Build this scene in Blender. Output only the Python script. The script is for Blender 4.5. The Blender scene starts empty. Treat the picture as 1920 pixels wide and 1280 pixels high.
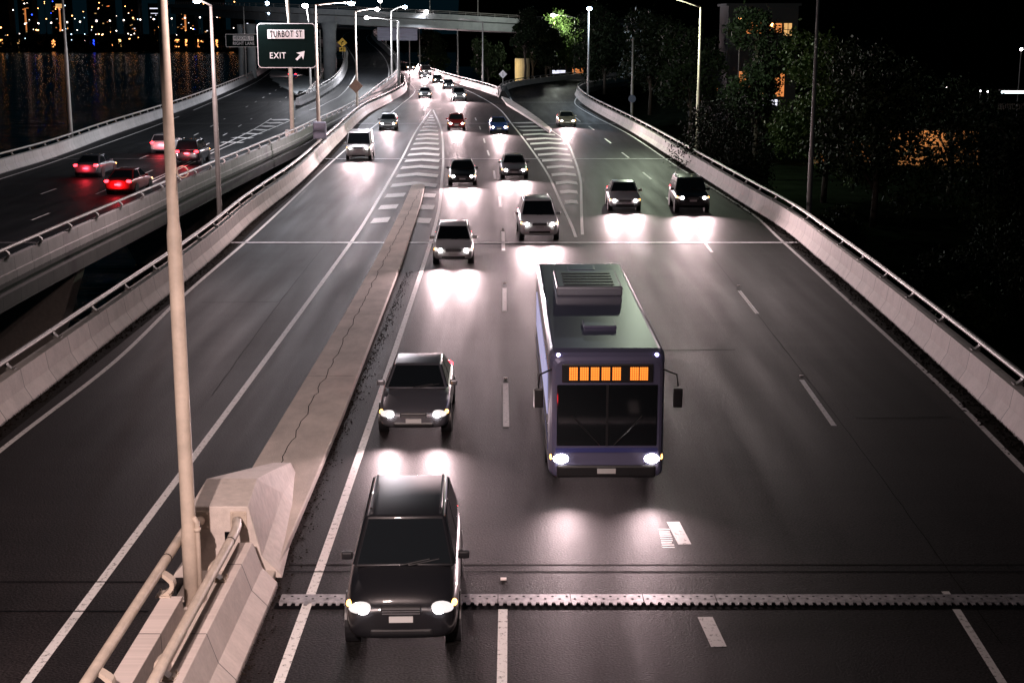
import bpy, bmesh, math, random
import numpy as np
from mathutils import Vector, Matrix
R = math.radians
random.seed(7); rng = np.random.default_rng(7)
SC = bpy.context.scene
C = SC.collection

# ---------------------------------------------------------------- camera, world, exposure
F = 2700.0; CH = 9.9; TILT = math.atan(590 / 2700)
cam_d = bpy.data.cameras.new('camera'); cam = bpy.data.objects.new('camera', cam_d); C.objects.link(cam)
cam_d.sensor_width = 36; cam_d.lens = F / 1920 * 36; cam_d.clip_start = 0.1; cam_d.clip_end = 6000
cam.location = (0, 0, CH); cam.rotation_euler = (math.pi / 2 - TILT, 0, 0)
SC.camera = cam
SC.render.resolution_x = 1024; SC.render.resolution_y = 682
SC.view_settings.view_transform = 'Standard'; SC.view_settings.look = 'None'
SC.view_settings.exposure = 0.0; SC.view_settings.gamma = 1.0
W = bpy.data.worlds.new('World'); SC.world = W; W.use_nodes = True
bgn = W.node_tree.nodes['Background']
bgn.inputs[0].default_value = (0.0012, 0.0060, 0.0092, 1); bgn.inputs[1].default_value = 0.75
SC.cycles.max_bounces = 5; SC.cycles.diffuse_bounces = 2; SC.cycles.glossy_bounces = 3
SC.cycles.transmission_bounces = 2; SC.cycles.transparent_max_bounces = 4
SC.cycles.caustics_reflective = False; SC.cycles.caustics_refractive = False
SC.cycles.sample_clamp_indirect = 2.0; SC.cycles.sample_clamp_direct = 0.0
SC.cycles.use_light_tree = True; SC.cycles.use_denoising = True

ST, CT = math.sin(TILT), math.cos(TILT)
def ramp_h(Y): return max(0.0, 0.042 * (Y - 170))
def Gp(px, py, z=0.0, ramp=False):
    """ground point (on a plane of height z, or on the rising ramp) seen at photo pixel px,py"""
    v = (py - 640) / F; d = ST + v * CT; f = CT - v * ST
    k = (CH - z) / d
    if ramp and k * f > 170:
        k = (CH - z + 0.042 * 170) / (d + 0.042 * f)
    Y = k * f
    return Vector((k * (px - 960) / F, Y, z + (ramp_h(Y) if ramp else 0)))
def Wp(px, py, k):
    v = (py - 640) / F
    return Vector((k * (px - 960) / F, k * (CT - v * ST), CH - k * (ST + v * CT)))

# ---------------------------------------------------------------- materials
def mat(name, col=(.5, .5, .5), rough=.6, metal=0.0, var=0.0, scale=3.0, bump=0.0, bscale=None, spec=.5, emit=None, es=0, sampled=True, stretch=None, coat=0):
    m = bpy.data.materials.new(name); m.use_nodes = True
    nt = m.node_tree; b = nt.nodes['Principled BSDF']
    b.inputs['Base Color'].default_value = (*col, 1); b.inputs['Roughness'].default_value = rough
    b.inputs['Metallic'].default_value = metal; b.inputs['Specular IOR Level'].default_value = spec
    b.inputs['Coat Weight'].default_value = coat
    if emit:
        b.inputs['Emission Color'].default_value = (*emit, 1); b.inputs['Emission Strength'].default_value = es
        if not sampled: m.cycles.emission_sampling = 'NONE'
    if var or bump:
        tc = nt.nodes.new('ShaderNodeTexCoord'); mp = nt.nodes.new('ShaderNodeMapping')
        nt.links.new(tc.outputs['Object'], mp.inputs[0])
        if stretch: mp.inputs['Scale'].default_value = stretch
        n = nt.nodes.new('ShaderNodeTexNoise'); n.inputs['Scale'].default_value = scale; n.inputs['Detail'].default_value = 8
        n.inputs['Roughness'].default_value = .65
        nt.links.new(mp.outputs[0], n.inputs['Vector'])
        if var:
            r = nt.nodes.new('ShaderNodeMapRange'); r.inputs['From Min'].default_value = .3; r.inputs['From Max'].default_value = .7
            r.inputs['To Min'].default_value = 1 - var; r.inputs['To Max'].default_value = 1 + var
            mx = nt.nodes.new('ShaderNodeVectorMath'); mx.operation = 'SCALE'; mx.inputs[0].default_value = col
            nt.links.new(n.outputs[0], r.inputs[0]); nt.links.new(r.outputs[0], mx.inputs['Scale'])
            nt.links.new(mx.outputs[0], b.inputs['Base Color'])
        if bump:
            n2 = nt.nodes.new('ShaderNodeTexNoise'); n2.inputs['Scale'].default_value = bscale or scale * 4; n2.inputs['Detail'].default_value = 4
            nt.links.new(mp.outputs[0], n2.inputs['Vector'])
            bp = nt.nodes.new('ShaderNodeBump'); bp.inputs['Strength'].default_value = bump; bp.inputs['Distance'].default_value = .02
            nt.links.new(n2.outputs[0], bp.inputs['Height']); nt.links.new(bp.outputs[0], b.inputs['Normal'])
    return m

def node_math(nt, op, a, b=None):
    n = nt.nodes.new('ShaderNodeMath'); n.operation = op
    for i, s in enumerate((a, b)):
        if s is None: continue
        if isinstance(s, (int, float)): n.inputs[i].default_value = s
        else: nt.links.new(s, n.inputs[i])
    return n.outputs[0]

def asphalt_mat(name='asphalt', base=0.028, tint=(1.0, .97, .98)):
    m = bpy.data.materials.new(name); m.use_nodes = True; nt = m.node_tree; b = nt.nodes['Principled BSDF']
    tc = nt.nodes.new('ShaderNodeTexCoord'); obj = tc.outputs['Object']
    def noise(scale, detail, stretch=(1, 1, 1)):
        mp = nt.nodes.new('ShaderNodeMapping'); mp.inputs['Scale'].default_value = stretch; nt.links.new(obj, mp.inputs[0])
        n = nt.nodes.new('ShaderNodeTexNoise'); n.inputs['Scale'].default_value = scale; n.inputs['Detail'].default_value = detail
        nt.links.new(mp.outputs[0], n.inputs['Vector']); return n.outputs[0]
    grain = noise(24, 10); patch = noise(.35, 5); streak = noise(1.3, 5, (1, .06, 1)); cross = noise(1.5, 4, (.06, 1, 1))
    def rng_(s, lo, hi, a=.3, c=.7):
        r = nt.nodes.new('ShaderNodeMapRange'); r.inputs[1].default_value = a; r.inputs[2].default_value = c
        r.inputs[3].default_value = lo; r.inputs[4].default_value = hi; nt.links.new(s, r.inputs[0]); return r.outputs[0]
    v = node_math(nt, 'MULTIPLY', rng_(grain, .1, 2.5), rng_(patch, .8, 1.2))
    v = node_math(nt, 'MULTIPLY', v, rng_(streak, .72, 1.25)); v = node_math(nt, 'MULTIPLY', v, rng_(cross, .88, 1.12))
    # pale chips of aggregate
    vo = nt.nodes.new('ShaderNodeTexVoronoi'); vo.inputs['Scale'].default_value = 9; nt.links.new(obj, vo.inputs['Vector'])
    chip = node_math(nt, 'LESS_THAN', vo.outputs['Distance'], .09)
    sel = node_math(nt, 'GREATER_THAN', noise(2.2, 2), .56)
    chip = node_math(nt, 'MULTIPLY', chip, sel)
    v = node_math(nt, 'ADD', v, node_math(nt, 'MULTIPLY', chip, 4.0))
    v = node_math(nt, 'MULTIPLY', v, base)
    mx = nt.nodes.new('ShaderNodeVectorMath'); mx.operation = 'SCALE'; mx.inputs[0].default_value = tint
    nt.links.new(v, mx.inputs['Scale']); nt.links.new(mx.outputs[0], b.inputs['Base Color'])
    nt.links.new(rng_(streak, .50, .62), b.inputs['Roughness'])
    b.inputs['Specular IOR Level'].default_value = .043
    bp = nt.nodes.new('ShaderNodeBump'); bp.inputs['Strength'].default_value = .8; bp.inputs['Distance'].default_value = .010
    nt.links.new(grain, bp.inputs['Height']); nt.links.new(bp.outputs[0], b.inputs['Normal'])
    return m

def wall_mat(name, col, spacing=2.1):
    """precast concrete: joints every few metres along U, weather streaks down the face"""
    m = mat(name, col, .75, var=.0)
    nt = m.node_tree; b = nt.nodes['Principled BSDF']
    uv = nt.nodes.new('ShaderNodeUVMap'); sp = nt.nodes.new('ShaderNodeSeparateXYZ'); nt.links.new(uv.outputs[0], sp.inputs[0])
    u = sp.outputs[0]; t = sp.outputs[1]
    fr = node_math(nt, 'FRACT', node_math(nt, 'DIVIDE', u, spacing))
    j = node_math(nt, 'LESS_THAN', node_math(nt, 'MULTIPLY', fr, spacing), .028)
    panel = nt.nodes.new('ShaderNodeTexWhiteNoise'); panel.noise_dimensions = '1D'
    nt.links.new(node_math(nt, 'FLOOR', node_math(nt, 'DIVIDE', u, spacing)), panel.inputs['W'])
    n = nt.nodes.new('ShaderNodeTexNoise'); n.inputs['Scale'].default_value = 1.0; n.inputs['Detail'].default_value = 7; n.inputs['Roughness'].default_value = .7
    mp = nt.nodes.new('ShaderNodeMapping'); mp.inputs['Scale'].default_value = (1.8, 1.1, 1); nt.links.new(uv.outputs[0], mp.inputs[0]); nt.links.new(mp.outputs[0], n.inputs['Vector'])
    n2 = nt.nodes.new('ShaderNodeTexNoise'); n2.inputs['Scale'].default_value = 14; n2.inputs['Detail'].default_value = 6
    nt.links.new(uv.outputs[0], n2.inputs['Vector'])
    v = node_math(nt, 'ADD', node_math(nt, 'MULTIPLY', n.outputs[0], .75), node_math(nt, 'MULTIPLY', n2.outputs[0], .35))
    v = node_math(nt, 'ADD', v, .38); v = node_math(nt, 'ADD', v, node_math(nt, 'MULTIPLY', panel.outputs[0], .16))
    # dark tide mark at the foot of the wall
    nb = node_math(nt, 'ADD', node_math(nt, 'MULTIPLY', n2.outputs[0], .16), -.03)
    foot = node_math(nt, 'LESS_THAN', t, nb)
    v = node_math(nt, 'MULTIPLY', v, node_math(nt, 'SUBTRACT', 1.0, node_math(nt, 'MULTIPLY', foot, .75)))
    v = node_math(nt, 'MULTIPLY', v, node_math(nt, 'SUBTRACT', 1.0, node_math(nt, 'MULTIPLY', j, .85)))
    mx = nt.nodes.new('ShaderNodeVectorMath'); mx.operation = 'SCALE'; mx.inputs[0].default_value = col
    nt.links.new(v, mx.inputs['Scale']); nt.links.new(mx.outputs[0], b.inputs['Base Color'])
    bp = nt.nodes.new('ShaderNodeBump'); bp.inputs['Strength'].default_value = .3; bp.inputs['Distance'].default_value = .01
    nt.links.new(n2.outputs[0], bp.inputs['Height']); nt.links.new(bp.outputs[0], b.inputs['Normal'])
    return m

M = {}
M['asphalt'] = asphalt_mat('asphalt', .0115, (1.0, .84, .88))
M['asphalt2'] = asphalt_mat('blue_grey_asphalt', .011, (.92, .98, 1.08))
M['patch'] = asphalt_mat('asphalt_patch', .008, (1, .95, .95))
M['conc'] = wall_mat('barrier_concrete', (.64, .575, .54))
M['conc_cool'] = wall_mat('viaduct_concrete', (.42, .40, .40))
M['concp'] = mat('plain_concrete', (.58, .51, .47), .8, var=.16, scale=5, bump=.4, bscale=45)
M['strip'] = mat('median_concrete', (.56, .49, .44), .8, var=.25, scale=1.1, bump=.35, bscale=35, stretch=(1, .5, 1))
M['fascia'] = mat('girder_concrete', (.30, .32, .33), .8, var=.18, scale=.6)
def paint_mat():
    m = mat('road_paint', (.62, .60, .59), .52, spec=.14); nt = m.node_tree; b = nt.nodes['Principled BSDF']
    tc = nt.nodes.new('ShaderNodeTexCoord'); n = nt.nodes.new('ShaderNodeTexNoise'); n.inputs['Scale'].default_value = 9; n.inputs['Detail'].default_value = 9; n.inputs['Roughness'].default_value = .75
    nt.links.new(tc.outputs['Object'], n.inputs['Vector'])
    r = nt.nodes.new('ShaderNodeValToRGB'); r.color_ramp.elements[0].position = .37; r.color_ramp.elements[0].color = (.10, .095, .09, 1)
    r.color_ramp.elements[1].position = .46; r.color_ramp.elements[1].color = (.72, .70, .69, 1)
    nt.links.new(n.outputs[0], r.inputs[0]); nt.links.new(r.outputs[0], b.inputs['Base Color']); return m
M['paint'] = paint_mat()
M['steel'] = mat('galvanised_steel', (.30, .285, .27), .55, .35, var=.15, scale=4)
M['rail'] = mat('rail_steel', (.27, .25, .235), .50, .4, var=.12, scale=3)
M['cream'] = mat('warm_lit_galvanised', (.50, .42, .35), .55, .0, var=.22, scale=2.2)  # galvanised steel; warm lamplight is put into this cream colour
M['plate'] = mat('joint_plate_steel', (.30, .285, .30), .5, .4, var=.6, scale=6)
M['joint_bright'] = mat('polished_joint_steel', (.62, .60, .62), .5, .3, var=.35, scale=3)
M['dark'] = mat('black_gap', (.003, .003, .004), .95, spec=.05)
M['seam'] = mat('joint_seal', (.006, .0055, .0055), .8, spec=.03)
M['rubber'] = mat('tyre_rubber', (.012, .012, .013), .8)
M['rim'] = mat('alloy_rim', (.35, .35, .37), .35, .8)
M['glass'] = mat('car_glass', (.008, .010, .012), .06, 0, spec=.8)
M['trim'] = mat('black_trim', (.012, .012, .014), .4)
M['head'] = mat('headlight_lens', (1, 1, 1), .3, emit=(1, .93, .90), es=60, sampled=False)
M['housing'] = mat('headlight_housing', (.25, .24, .25), .15, .6, emit=(1, .9, .88), es=1.0, sampled=False)
M['drl'] = mat('indicator_lens', (1, .5, .1), .3, emit=(1, .42, .1), es=7, sampled=False)
M['tail'] = mat('tail_lamp_lens', (.5, .01, .01), .3, emit=(1, .02, .03), es=14, sampled=False)
M['taildim'] = mat('tail_lamp_off', (.25, .01, .01), .25)
M['plate_w'] = mat('number_plate', (.5, .5, .5), .5)
M['green'] = mat('sign_face_green', (.002, .007, .006), .7, spec=.05)
M['white_s'] = mat('sign_white', (.88, .78, .76), .6)
M['yellow_s'] = mat('sign_yellow', (.90, .52, .02), .5)
M['alu'] = mat('aluminium_sheet', (.40, .40, .50), .5, .3, var=.2, scale=1.2, stretch=(.3, 1, 3))
M['bark'] = mat('bark', (.05, .038, .028), .9, var=.4, scale=6, bump=.5)
M['soil'] = mat('dark_ground', (.007, .010, .006), 1.0, spec=0.0, var=.4, scale=.4)
M['litter'] = mat('leaf_litter', (.012, .009, .007), .95, var=.5, scale=5, spec=.05)
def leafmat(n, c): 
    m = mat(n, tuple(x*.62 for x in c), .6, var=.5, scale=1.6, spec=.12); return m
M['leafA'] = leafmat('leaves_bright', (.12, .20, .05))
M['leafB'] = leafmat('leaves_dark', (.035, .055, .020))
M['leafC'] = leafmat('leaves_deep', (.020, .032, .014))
def lampmat(n, c, s): return mat(n, c, .4, emit=c, es=s, sampled=False)
M['lamp_w'] = lampmat('lamp_white', (1, .90, .92), 22); M['lamp_b'] = lampmat('lamp_blue_white', (.55, .75, 1), 28)
M['city_w'] = lampmat('city_lamp_white', (1, .80, .70), 6); M['city_b'] = lampmat('city_lamp_pale_blue', (.55, .75, 1), 5)
M['lamp_o'] = lampmat('lamp_orange', (1, .40, .12), 14); M['lamp_bl'] = lampmat('lamp_blue', (.02, .06, 1), 10)
M['win_o'] = lampmat('window_orange', (1, .33, .09), .75); M['win_w'] = lampmat('window_white', (.85, .85, 1), 1.4)
M['win_y'] = lampmat('window_yellow', (1, .55, .2), .7)
M['render_o'] = mat('ochre_render', (.55, .34, .17), .85, var=.3, scale=.8)
M['bldg'] = mat('building_wall', (.014, .014, .016), .85, var=.3, scale=.2)
M['ybldg'] = mat('pale_pier_paint', (.62, .50, .30), .8, var=.15, scale=.7)
M['bag'] = mat('blue_band', (.02, .05, .35), .5)

# ---------------------------------------------------------------- mesh helpers
def link(name, me, m=None, parent=None, smooth=False):
    o = bpy.data.objects.new(name, me); C.objects.link(o)
    if m: 
        for x in (m if isinstance(m, (list, tuple)) else [m]): me.materials.append(x)
    if smooth:
        me.shade_smooth() if hasattr(me, 'shade_smooth') else [setattr(p, 'use_smooth', True) for p in me.polygons]
    if parent: o.parent = parent
    return o
def obj(name, bm, m, parent=None, smooth=False):
    me = bpy.data.meshes.new(name); bmesh.ops.recalc_face_normals(bm, faces=bm.faces); bm.to_mesh(me); bm.free()
    return link(name, me, m, parent, smooth)
def raw(name, v, f, m, parent=None, smooth=False):
    me = bpy.data.meshes.new(name); me.from_pydata([tuple(x) for x in v], [], f); me.update()
    return link(name, me, m, parent, smooth)
def empty(name, loc=(0, 0, 0), rz=0):
    o = bpy.data.objects.new(name, None); C.objects.link(o); o.location = loc; o.rotation_euler = (0, 0, rz)
    o.empty_display_size = .2; return o
def tag(o, label=None, cat=None, group=None, kind=None):
    if label: o['label'] = label
    if cat: o['category'] = cat
    if group: o['group'] = group
    if kind: o['kind'] = kind
    return o
def box(bm, c, s, rot=None, bev=0):
    r = bmesh.ops.create_cube(bm, size=1); vs = r['verts']
    for v in vs:
        p = Vector((v.co.x * s[0], v.co.y * s[1], v.co.z * s[2]))
        if rot: p = rot @ p
        v.co = p + Vector(c)
    if bev:
        es = list({e for v in vs for e in v.link_edges})
        bmesh.ops.bevel(bm, geom=es, offset=bev, segments=2, affect='EDGES', profile=.6)
def frames(pts):
    n = len(pts); T = []
    for i in range(n):
        a = pts[max(i - 1, 0)]; b = pts[min(i + 1, n - 1)]; T.append((b - a).normalized())
    return T
def tube(bm, pts, rad, seg=10, squash=1.0, caps=True):
    pts = [Vector(p) for p in pts]; T = frames(pts); rings = []
    rads = rad if isinstance(rad, (list, tuple)) else [rad] * len(pts)
    up = Vector((0, 0, 1)) if abs(T[0].z) < .95 else Vector((0, 1, 0))
    side = T[0].cross(up).normalized()
    for p, t, r in zip(pts, T, rads):
        side = (side - t * side.dot(t)).normalized(); nrm = side.cross(t).normalized()
        rings.append([bm.verts.new(p + side * math.cos(a) * r * squash + nrm * math.sin(a) * r) for a in [2 * math.pi * k / seg for k in range(seg)]])
    for a, b in zip(rings, rings[1:]):
        for k in range(seg): bm.faces.new((a[k], a[(k + 1) % seg], b[(k + 1) % seg], b[k]))
    if caps: bm.faces.new(rings[0][::-1]); bm.faces.new(rings[-1])
def cyl(bm, a, b, r, r2=None, seg=12): tube(bm, [a, b], [r, r2 if r2 is not None else r], seg)
def prism(bm, poly, z0, z1):
    a = [bm.verts.new((x, y, z0)) for x, y in poly]; b = [bm.verts.new((x, y, z1)) for x, y in poly]; n = len(poly)
    bm.faces.new(a[::-1]); bm.faces.new(b)
    for i in range(n): bm.faces.new((a[i], a[(i + 1) % n], b[(i + 1) % n], b[i]))

def smooth_path(pts, ds=2.0):
    """Catmull-Rom through the traced points, resampled"""
    P = [Vector(p) for p in pts]
    if len(P) < 3: dense = [P[0].lerp(P[-1], i / 50) for i in range(51)]
    else:
        Q = [P[0] * 2 - P[1]] + P + [P[-1] * 2 - P[-2]]; dense = []
        for i in range(1, len(Q) - 2):
            p0, p1, p2, p3 = Q[i - 1:i + 3]
            # centripetal-ish by chord tangents
            d1 = (p2 - p1).length; 
            m1 = (p2 - p0) / max(1e-6, (p2 - p1).length + (p1 - p0).length) * d1
            m2 = (p3 - p1) / max(1e-6, (p3 - p2).length + (p2 - p1).length) * d1
            for k in range(24):
                t = k / 24; t2, t3 = t * t, t * t * t
                dense.append(p1 * (2 * t3 - 3 * t2 + 1) + m1 * (t3 - 2 * t2 + t) + p2 * (-2 * t3 + 3 * t2) + m2 * (t3 - t2))
        dense.append(P[-1])
    out = [dense[0]]; acc = 0
    for a, b in zip(dense, dense[1:]):
        L = (b - a).length
        while acc + L >= ds:
            t = (ds - acc) / L; a = a.lerp(b, t); L = (b - a).length; acc = 0; out.append(a.copy())
        acc += L
    if (out[-1] - dense[-1]).length > .3: out.append(dense[-1])
    return out
def off_path(path, off, dz=0):
    T = frames(path); return [p + Vector((t.y, -t.x, 0)).normalized() * off + Vector((0, 0, dz)) for p, t in zip(path, T)]
def sweep(name, path, prof, m, parent=None, closed=True, smooth=False):
    """profile of (offset to the right of travel, height) carried along the path; UV = metres along, height"""
    bm = bmesh.new(); uvl = bm.loops.layers.uv.new('UVMap'); T = frames(path); rings = []; S = [0]
    for a, b in zip(path, path[1:]): S.append(S[-1] + (b - a).length)
    for p, t in zip(path, T):
        n = Vector((t.y, -t.x, 0)).normalized()
        rings.append([bm.verts.new(p + n * o + Vector((0, 0, z))) for o, z in prof])
    K = len(prof); cnt = K if closed else K - 1
    for i in range(len(rings) - 1):
        for k in range(cnt):
            k2 = (k + 1) % K
            f = bm.faces.new((rings[i][k], rings[i][k2], rings[i + 1][k2], rings[i + 1][k]))
            for l, (s, z) in zip(f.loops, ((S[i], prof[k][1]), (S[i], prof[k2][1]), (S[i + 1], prof[k2][1]), (S[i + 1], prof[k][1]))): l[uvl].uv = (s, z)
    if closed:
        for r in (rings[0], rings[-1][::-1]):
            f = bm.faces.new(r)
            for l, (o, z) in zip(f.loops, prof): l[uvl].uv = (1, z)
    bmesh.ops.recalc_face_normals(bm, faces=bm.faces)
    me = bpy.data.meshes.new(name); bm.to_mesh(me); bm.free(); return link(name, me, m, parent, smooth)
def ribbon(bm, path, w, z=.004):
    T = frames(path); prev = None
    for p, t in zip(path, T):
        n = Vector((t.y, -t.x, 0)).normalized() * (w / 2)
        cur = (bm.verts.new(p - n + Vector((0, 0, z))), bm.verts.new(p + n + Vector((0, 0, z))))
        if prev: bm.faces.new((prev[0], prev[1], cur[1], cur[0]))
        prev = cur
def at_s(path, s):
    acc = 0
    for a, b in zip(path, path[1:]):
        L = (b - a).length
        if acc + L >= s: return a.lerp(b, (s - acc) / L), (b - a).normalized()
        acc += L
    return path[-1], (path[-1] - path[-2]).normalized()
def plen(path): return sum((b - a).length for a, b in zip(path, path[1:]))
def px_path(l, ds=2.0, ramp=False, ext0=None): 
    P = [Gp(x, y, 0, ramp) for x, y in l]
    if ext0: P = [Vector(p) for p in ext0] + P
    return smooth_path(P, ds)
def poly_face(name, pts, m, kind=None, parent=None, thick=0):
    bm = bmesh.new(); vs = [bm.verts.new(p) for p in pts]; f = bm.faces.new(vs)
    if f.normal.z < 0: f.normal_flip()
    bm.normal_update()
    bmesh.ops.triangulate(bm, faces=[f], ngon_method='BEAUTY')
    me = bpy.data.meshes.new(name); bm.to_mesh(me); bm.free(); 
    for p in me.polygons:
        pass
    o = link(name, me, m, parent)
    if kind: o['kind'] = kind
    return o

# ---------------------------------------------------------------- traced alignments
L_base = px_path([(0,801),(148,685),(242,613),(314,553),(366,514),(430,458),(477,413),(568,339),(635,269),(689,215),(735,190),(762,171),(762,155)], 2, ext0=[(-12.95,2,0),(-12.95,18,0)])
# beyond the bend the left parapet follows the road round to the left
L_base = smooth_path([p for p in L_base[::4]] + [Vector((-22.5,292,0)), Vector((-34,345,0)), Vector((-52,410,0))], 2)
Rpts = [(1920,834),(1776,699),(1620,558),(1538,488),(1467,429),(1390,380),(1269,302),(1179,245),(1101,201),(1083,186)]
R_base = smooth_path([Vector((11.2,2,0)), Vector((11.6,16,0))] + [Gp(*p) for p in Rpts] + [Vector((9.6,222,0)), Vector((12,240,0)), Vector((18,262,0)), Vector((28,285,0))], 2)
mainR = smooth_path([Gp(937,183)] + [Gp(904,171), Gp(837,151), Vector((-20.5,330,0)), Vector((-32,390,0)), Vector((-48,440,0)), Vector((-75,500,0))], 2)
mergeL = smooth_path([Gp(941,182), Vector((-1.0,228,0)), Vector((.6,243,0)), Vector((5.2,262,0)), Vector((13,283,0)), Vector((24,300,0))], 2)
LR_base = smooth_path([Vector((-20.5,30,0)), Vector((-20.6,60,0)), Vector((-20.35,76,0)), Vector((-20.1,90,0)), Vector((-19.8,102,0)), Vector((-19.5,115,0)), Vector((-19.2,127,0)), Vector((-19.2,138,0)), Vector((-19.0,160,0)),
     Vector((-18.7,178,ramp_h(178))), Vector((-18.4,192,ramp_h(192)))] + [Vector((x, y, ramp_h(y))) for x, y in ((-17.9,215),(-18.4,231),(-20.6,257),(-25.0,290),(-30.5,327),(-33.8,353),(-33.8,372),(-38,386),(-50,396),(-70,402))], 2)
RL_base = smooth_path([Gp(564,198,0,True), Gp(601,181,0,True), Gp(635,158,0,True), Gp(650,134,0,True), Gp(652,111,0,True), Gp(646,92,0,True), Vector((-44.5,330,ramp_h(330))), Vector((-50,350,ramp_h(350))), Vector((-60,362,ramp_h(362)))], 2)
LL_base = smooth_path([Vector((-33.0,40,0)), Vector((-34.2,75,0))] + [Gp(*p) for p in ((0,327),(101,296),(208,255),(302,222),(390,188),(470,151),(504,131))] + [Vector((-66,420,0)), Vector((-78,520,0))], 2)
LN_base = smooth_path([Gp(563,198), Gp(578,178), Gp(592,160), Gp(601,143), Gp(604,128), Vector((-46,420,0)), Vector((-58,520,0))], 2)

# ---------------------------------------------------------------- ground, water, roads
def grid_ground():
    xs = [-1500,-700,-300,-120,-60,-30,-16,-9,-5,0,10,14,16,20,30,45,70,120,300,800,1600]; ys = [-300,-60,0,20,40,60,90,120,160,200,260,330,420,600,900,1040,1060,1200,1800,3200]
    v = []; 
    for y in ys:
        for x in xs:
            if x < -9 and y < 1050: z = -14
            elif x < -9: z = -6.5
            else: z = -3.5 if x > 0 else -8
            if x > 20 and y > 150 : z += min(3, (y - 150) * .02)
            v.append((x, y, z))
    n = len(xs); f = [(j*n+i, j*n+i+1, (j+1)*n+i+1, (j+1)*n+i) for j in range(len(ys)-1) for i in range(n-1)]
    o = raw('ground', v, f, M['soil']); tag(o, kind='structure')
grid_ground()
hv = []; hx = list(range(-20, 1500, 40))
for x in hx: hv += [(x, 520, -4), (x, 560 + x*.1, 26 + 9*math.sin(x*.011) + 5*math.sin(x*.037) + x*.02), (x, 900, 20)]
o = raw('hills', hv, [(3*i+k, 3*i+3+k, 3*i+4+k, 3*i+1+k) for i in range(len(hx)-1) for k in (0, 1)], M['soil']); tag(o, kind='structure')
def water_mat():
    m = mat('river_water', (.001, .003, .004), .20, spec=.09); nt = m.node_tree; b = nt.nodes['Principled BSDF']
    tc = nt.nodes.new('ShaderNodeTexCoord'); mp = nt.nodes.new('ShaderNodeMapping'); mp.inputs['Scale'].default_value = (.03, .30, 1)
    nt.links.new(tc.outputs['Object'], mp.inputs[0]); n = nt.nodes.new('ShaderNodeTexNoise'); n.inputs['Scale'].default_value = .5; n.inputs['Detail'].default_value = 4
    nt.links.new(mp.outputs[0], n.inputs['Vector']); bp = nt.nodes.new('ShaderNodeBump'); bp.inputs['Strength'].default_value = .8; bp.inputs['Distance'].default_value = .8
    nt.links.new(n.outputs[0], bp.inputs['Height']); nt.links.new(bp.outputs[0], b.inputs['Normal']); return m
o = raw('river', [(-1500,-300,-8),(-9,-300,-8),(-9,1052,-8),(-1500,1052,-8)], [(0,1,2,3)], water_mat()); tag(o, kind='structure')

def P0(path, off=0, z=0): return [Vector((p.x, p.y, p.z + z)) for p in off_path(path, off)]
# main carriageway with the merging slip road, one sheet
iend = [i for i, p in enumerate(L_base) if p.y < 400][-1]
main_outline = P0(L_base[:iend], -.1) + [Vector((-50, 440, 0)), Vector((-75,500,0))] + P0(mainR, .1)[::-1] + P0(mergeL, -.1)[1:] + P0(R_base, .1)[::-1]
mr = poly_face('main_road', main_outline, M['asphalt'], 'structure')
left_outline = P0(LL_base, -.1) + P0(LN_base, .1)[::-1] + [Gp(563,198)]
near = [p for p in LR_base if p.y < 170]; left_outline = P0(LL_base, -.1) + P0(LN_base, .1)[::-1] + [Vector((near[-1].x, 183, 0))] + P0(near, .1)[::-1]
lr = poly_face('viaduct_road', left_outline, M['asphalt2'], 'structure')
# the slip ramp rises between its two parapets
bm = bmesh.new(); prev = None
for i in range(0, 62):
    Y = 166 + i * 3.6
    def xat(path, Y):
        for a, b in zip(path, path[1:]):
            if (a.y - Y) * (b.y - Y) <= 0 and a.y != b.y: return a.x + (b.x - a.x) * (Y - a.y) / (b.y - a.y)
        return None
    xr = xat(LR_base, Y); xl = xat(RL_base, Y)
    if xr is None: break
    if xl is None: xl = xat(LN_base, Y) if Y < 185 else -60
    if Y < 186: xl = -30.2
    if Y > 362: xl = -75
    cur = (bm.verts.new((xl - .1, Y, ramp_h(Y) + .006)), bm.verts.new((xr + .1, Y, ramp_h(Y) + .006)))
    if prev: bm.faces.new((prev[0], prev[1], cur[1], cur[0]))
    prev = cur
ramp = obj('slip_ramp', bm, M['asphalt2']); tag(ramp, kind='structure')
# deck undersides / edge beams of the viaducts
def deck_under(name, A, B, depth):
    bm = bmesh.new(); prev = None
    n = 40
    for i in range(n + 1):
        a, _ = at_s(A, plen(A) * i / n); b, _ = at_s(B, plen(B) * i / n)
        cur = [bm.verts.new(a + Vector((0, 0, -.05))), bm.verts.new(b + Vector((0, 0, -.05))), bm.verts.new(b + Vector((-1.2, 0, -depth))), bm.verts.new(a + Vector((1.2, 0, -depth)))]
        if prev:
            for k in range(4): bm.faces.new((prev[k], prev[(k+1)%4], cur[(k+1)%4], cur[k]))
        prev = cur
    return obj(name, bm, M['fascia'])
d = deck_under('viaduct_deck', LL_base[:160], [p for p in LR_base if p.y < 200], 1.3); tag(d, kind='structure')

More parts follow.
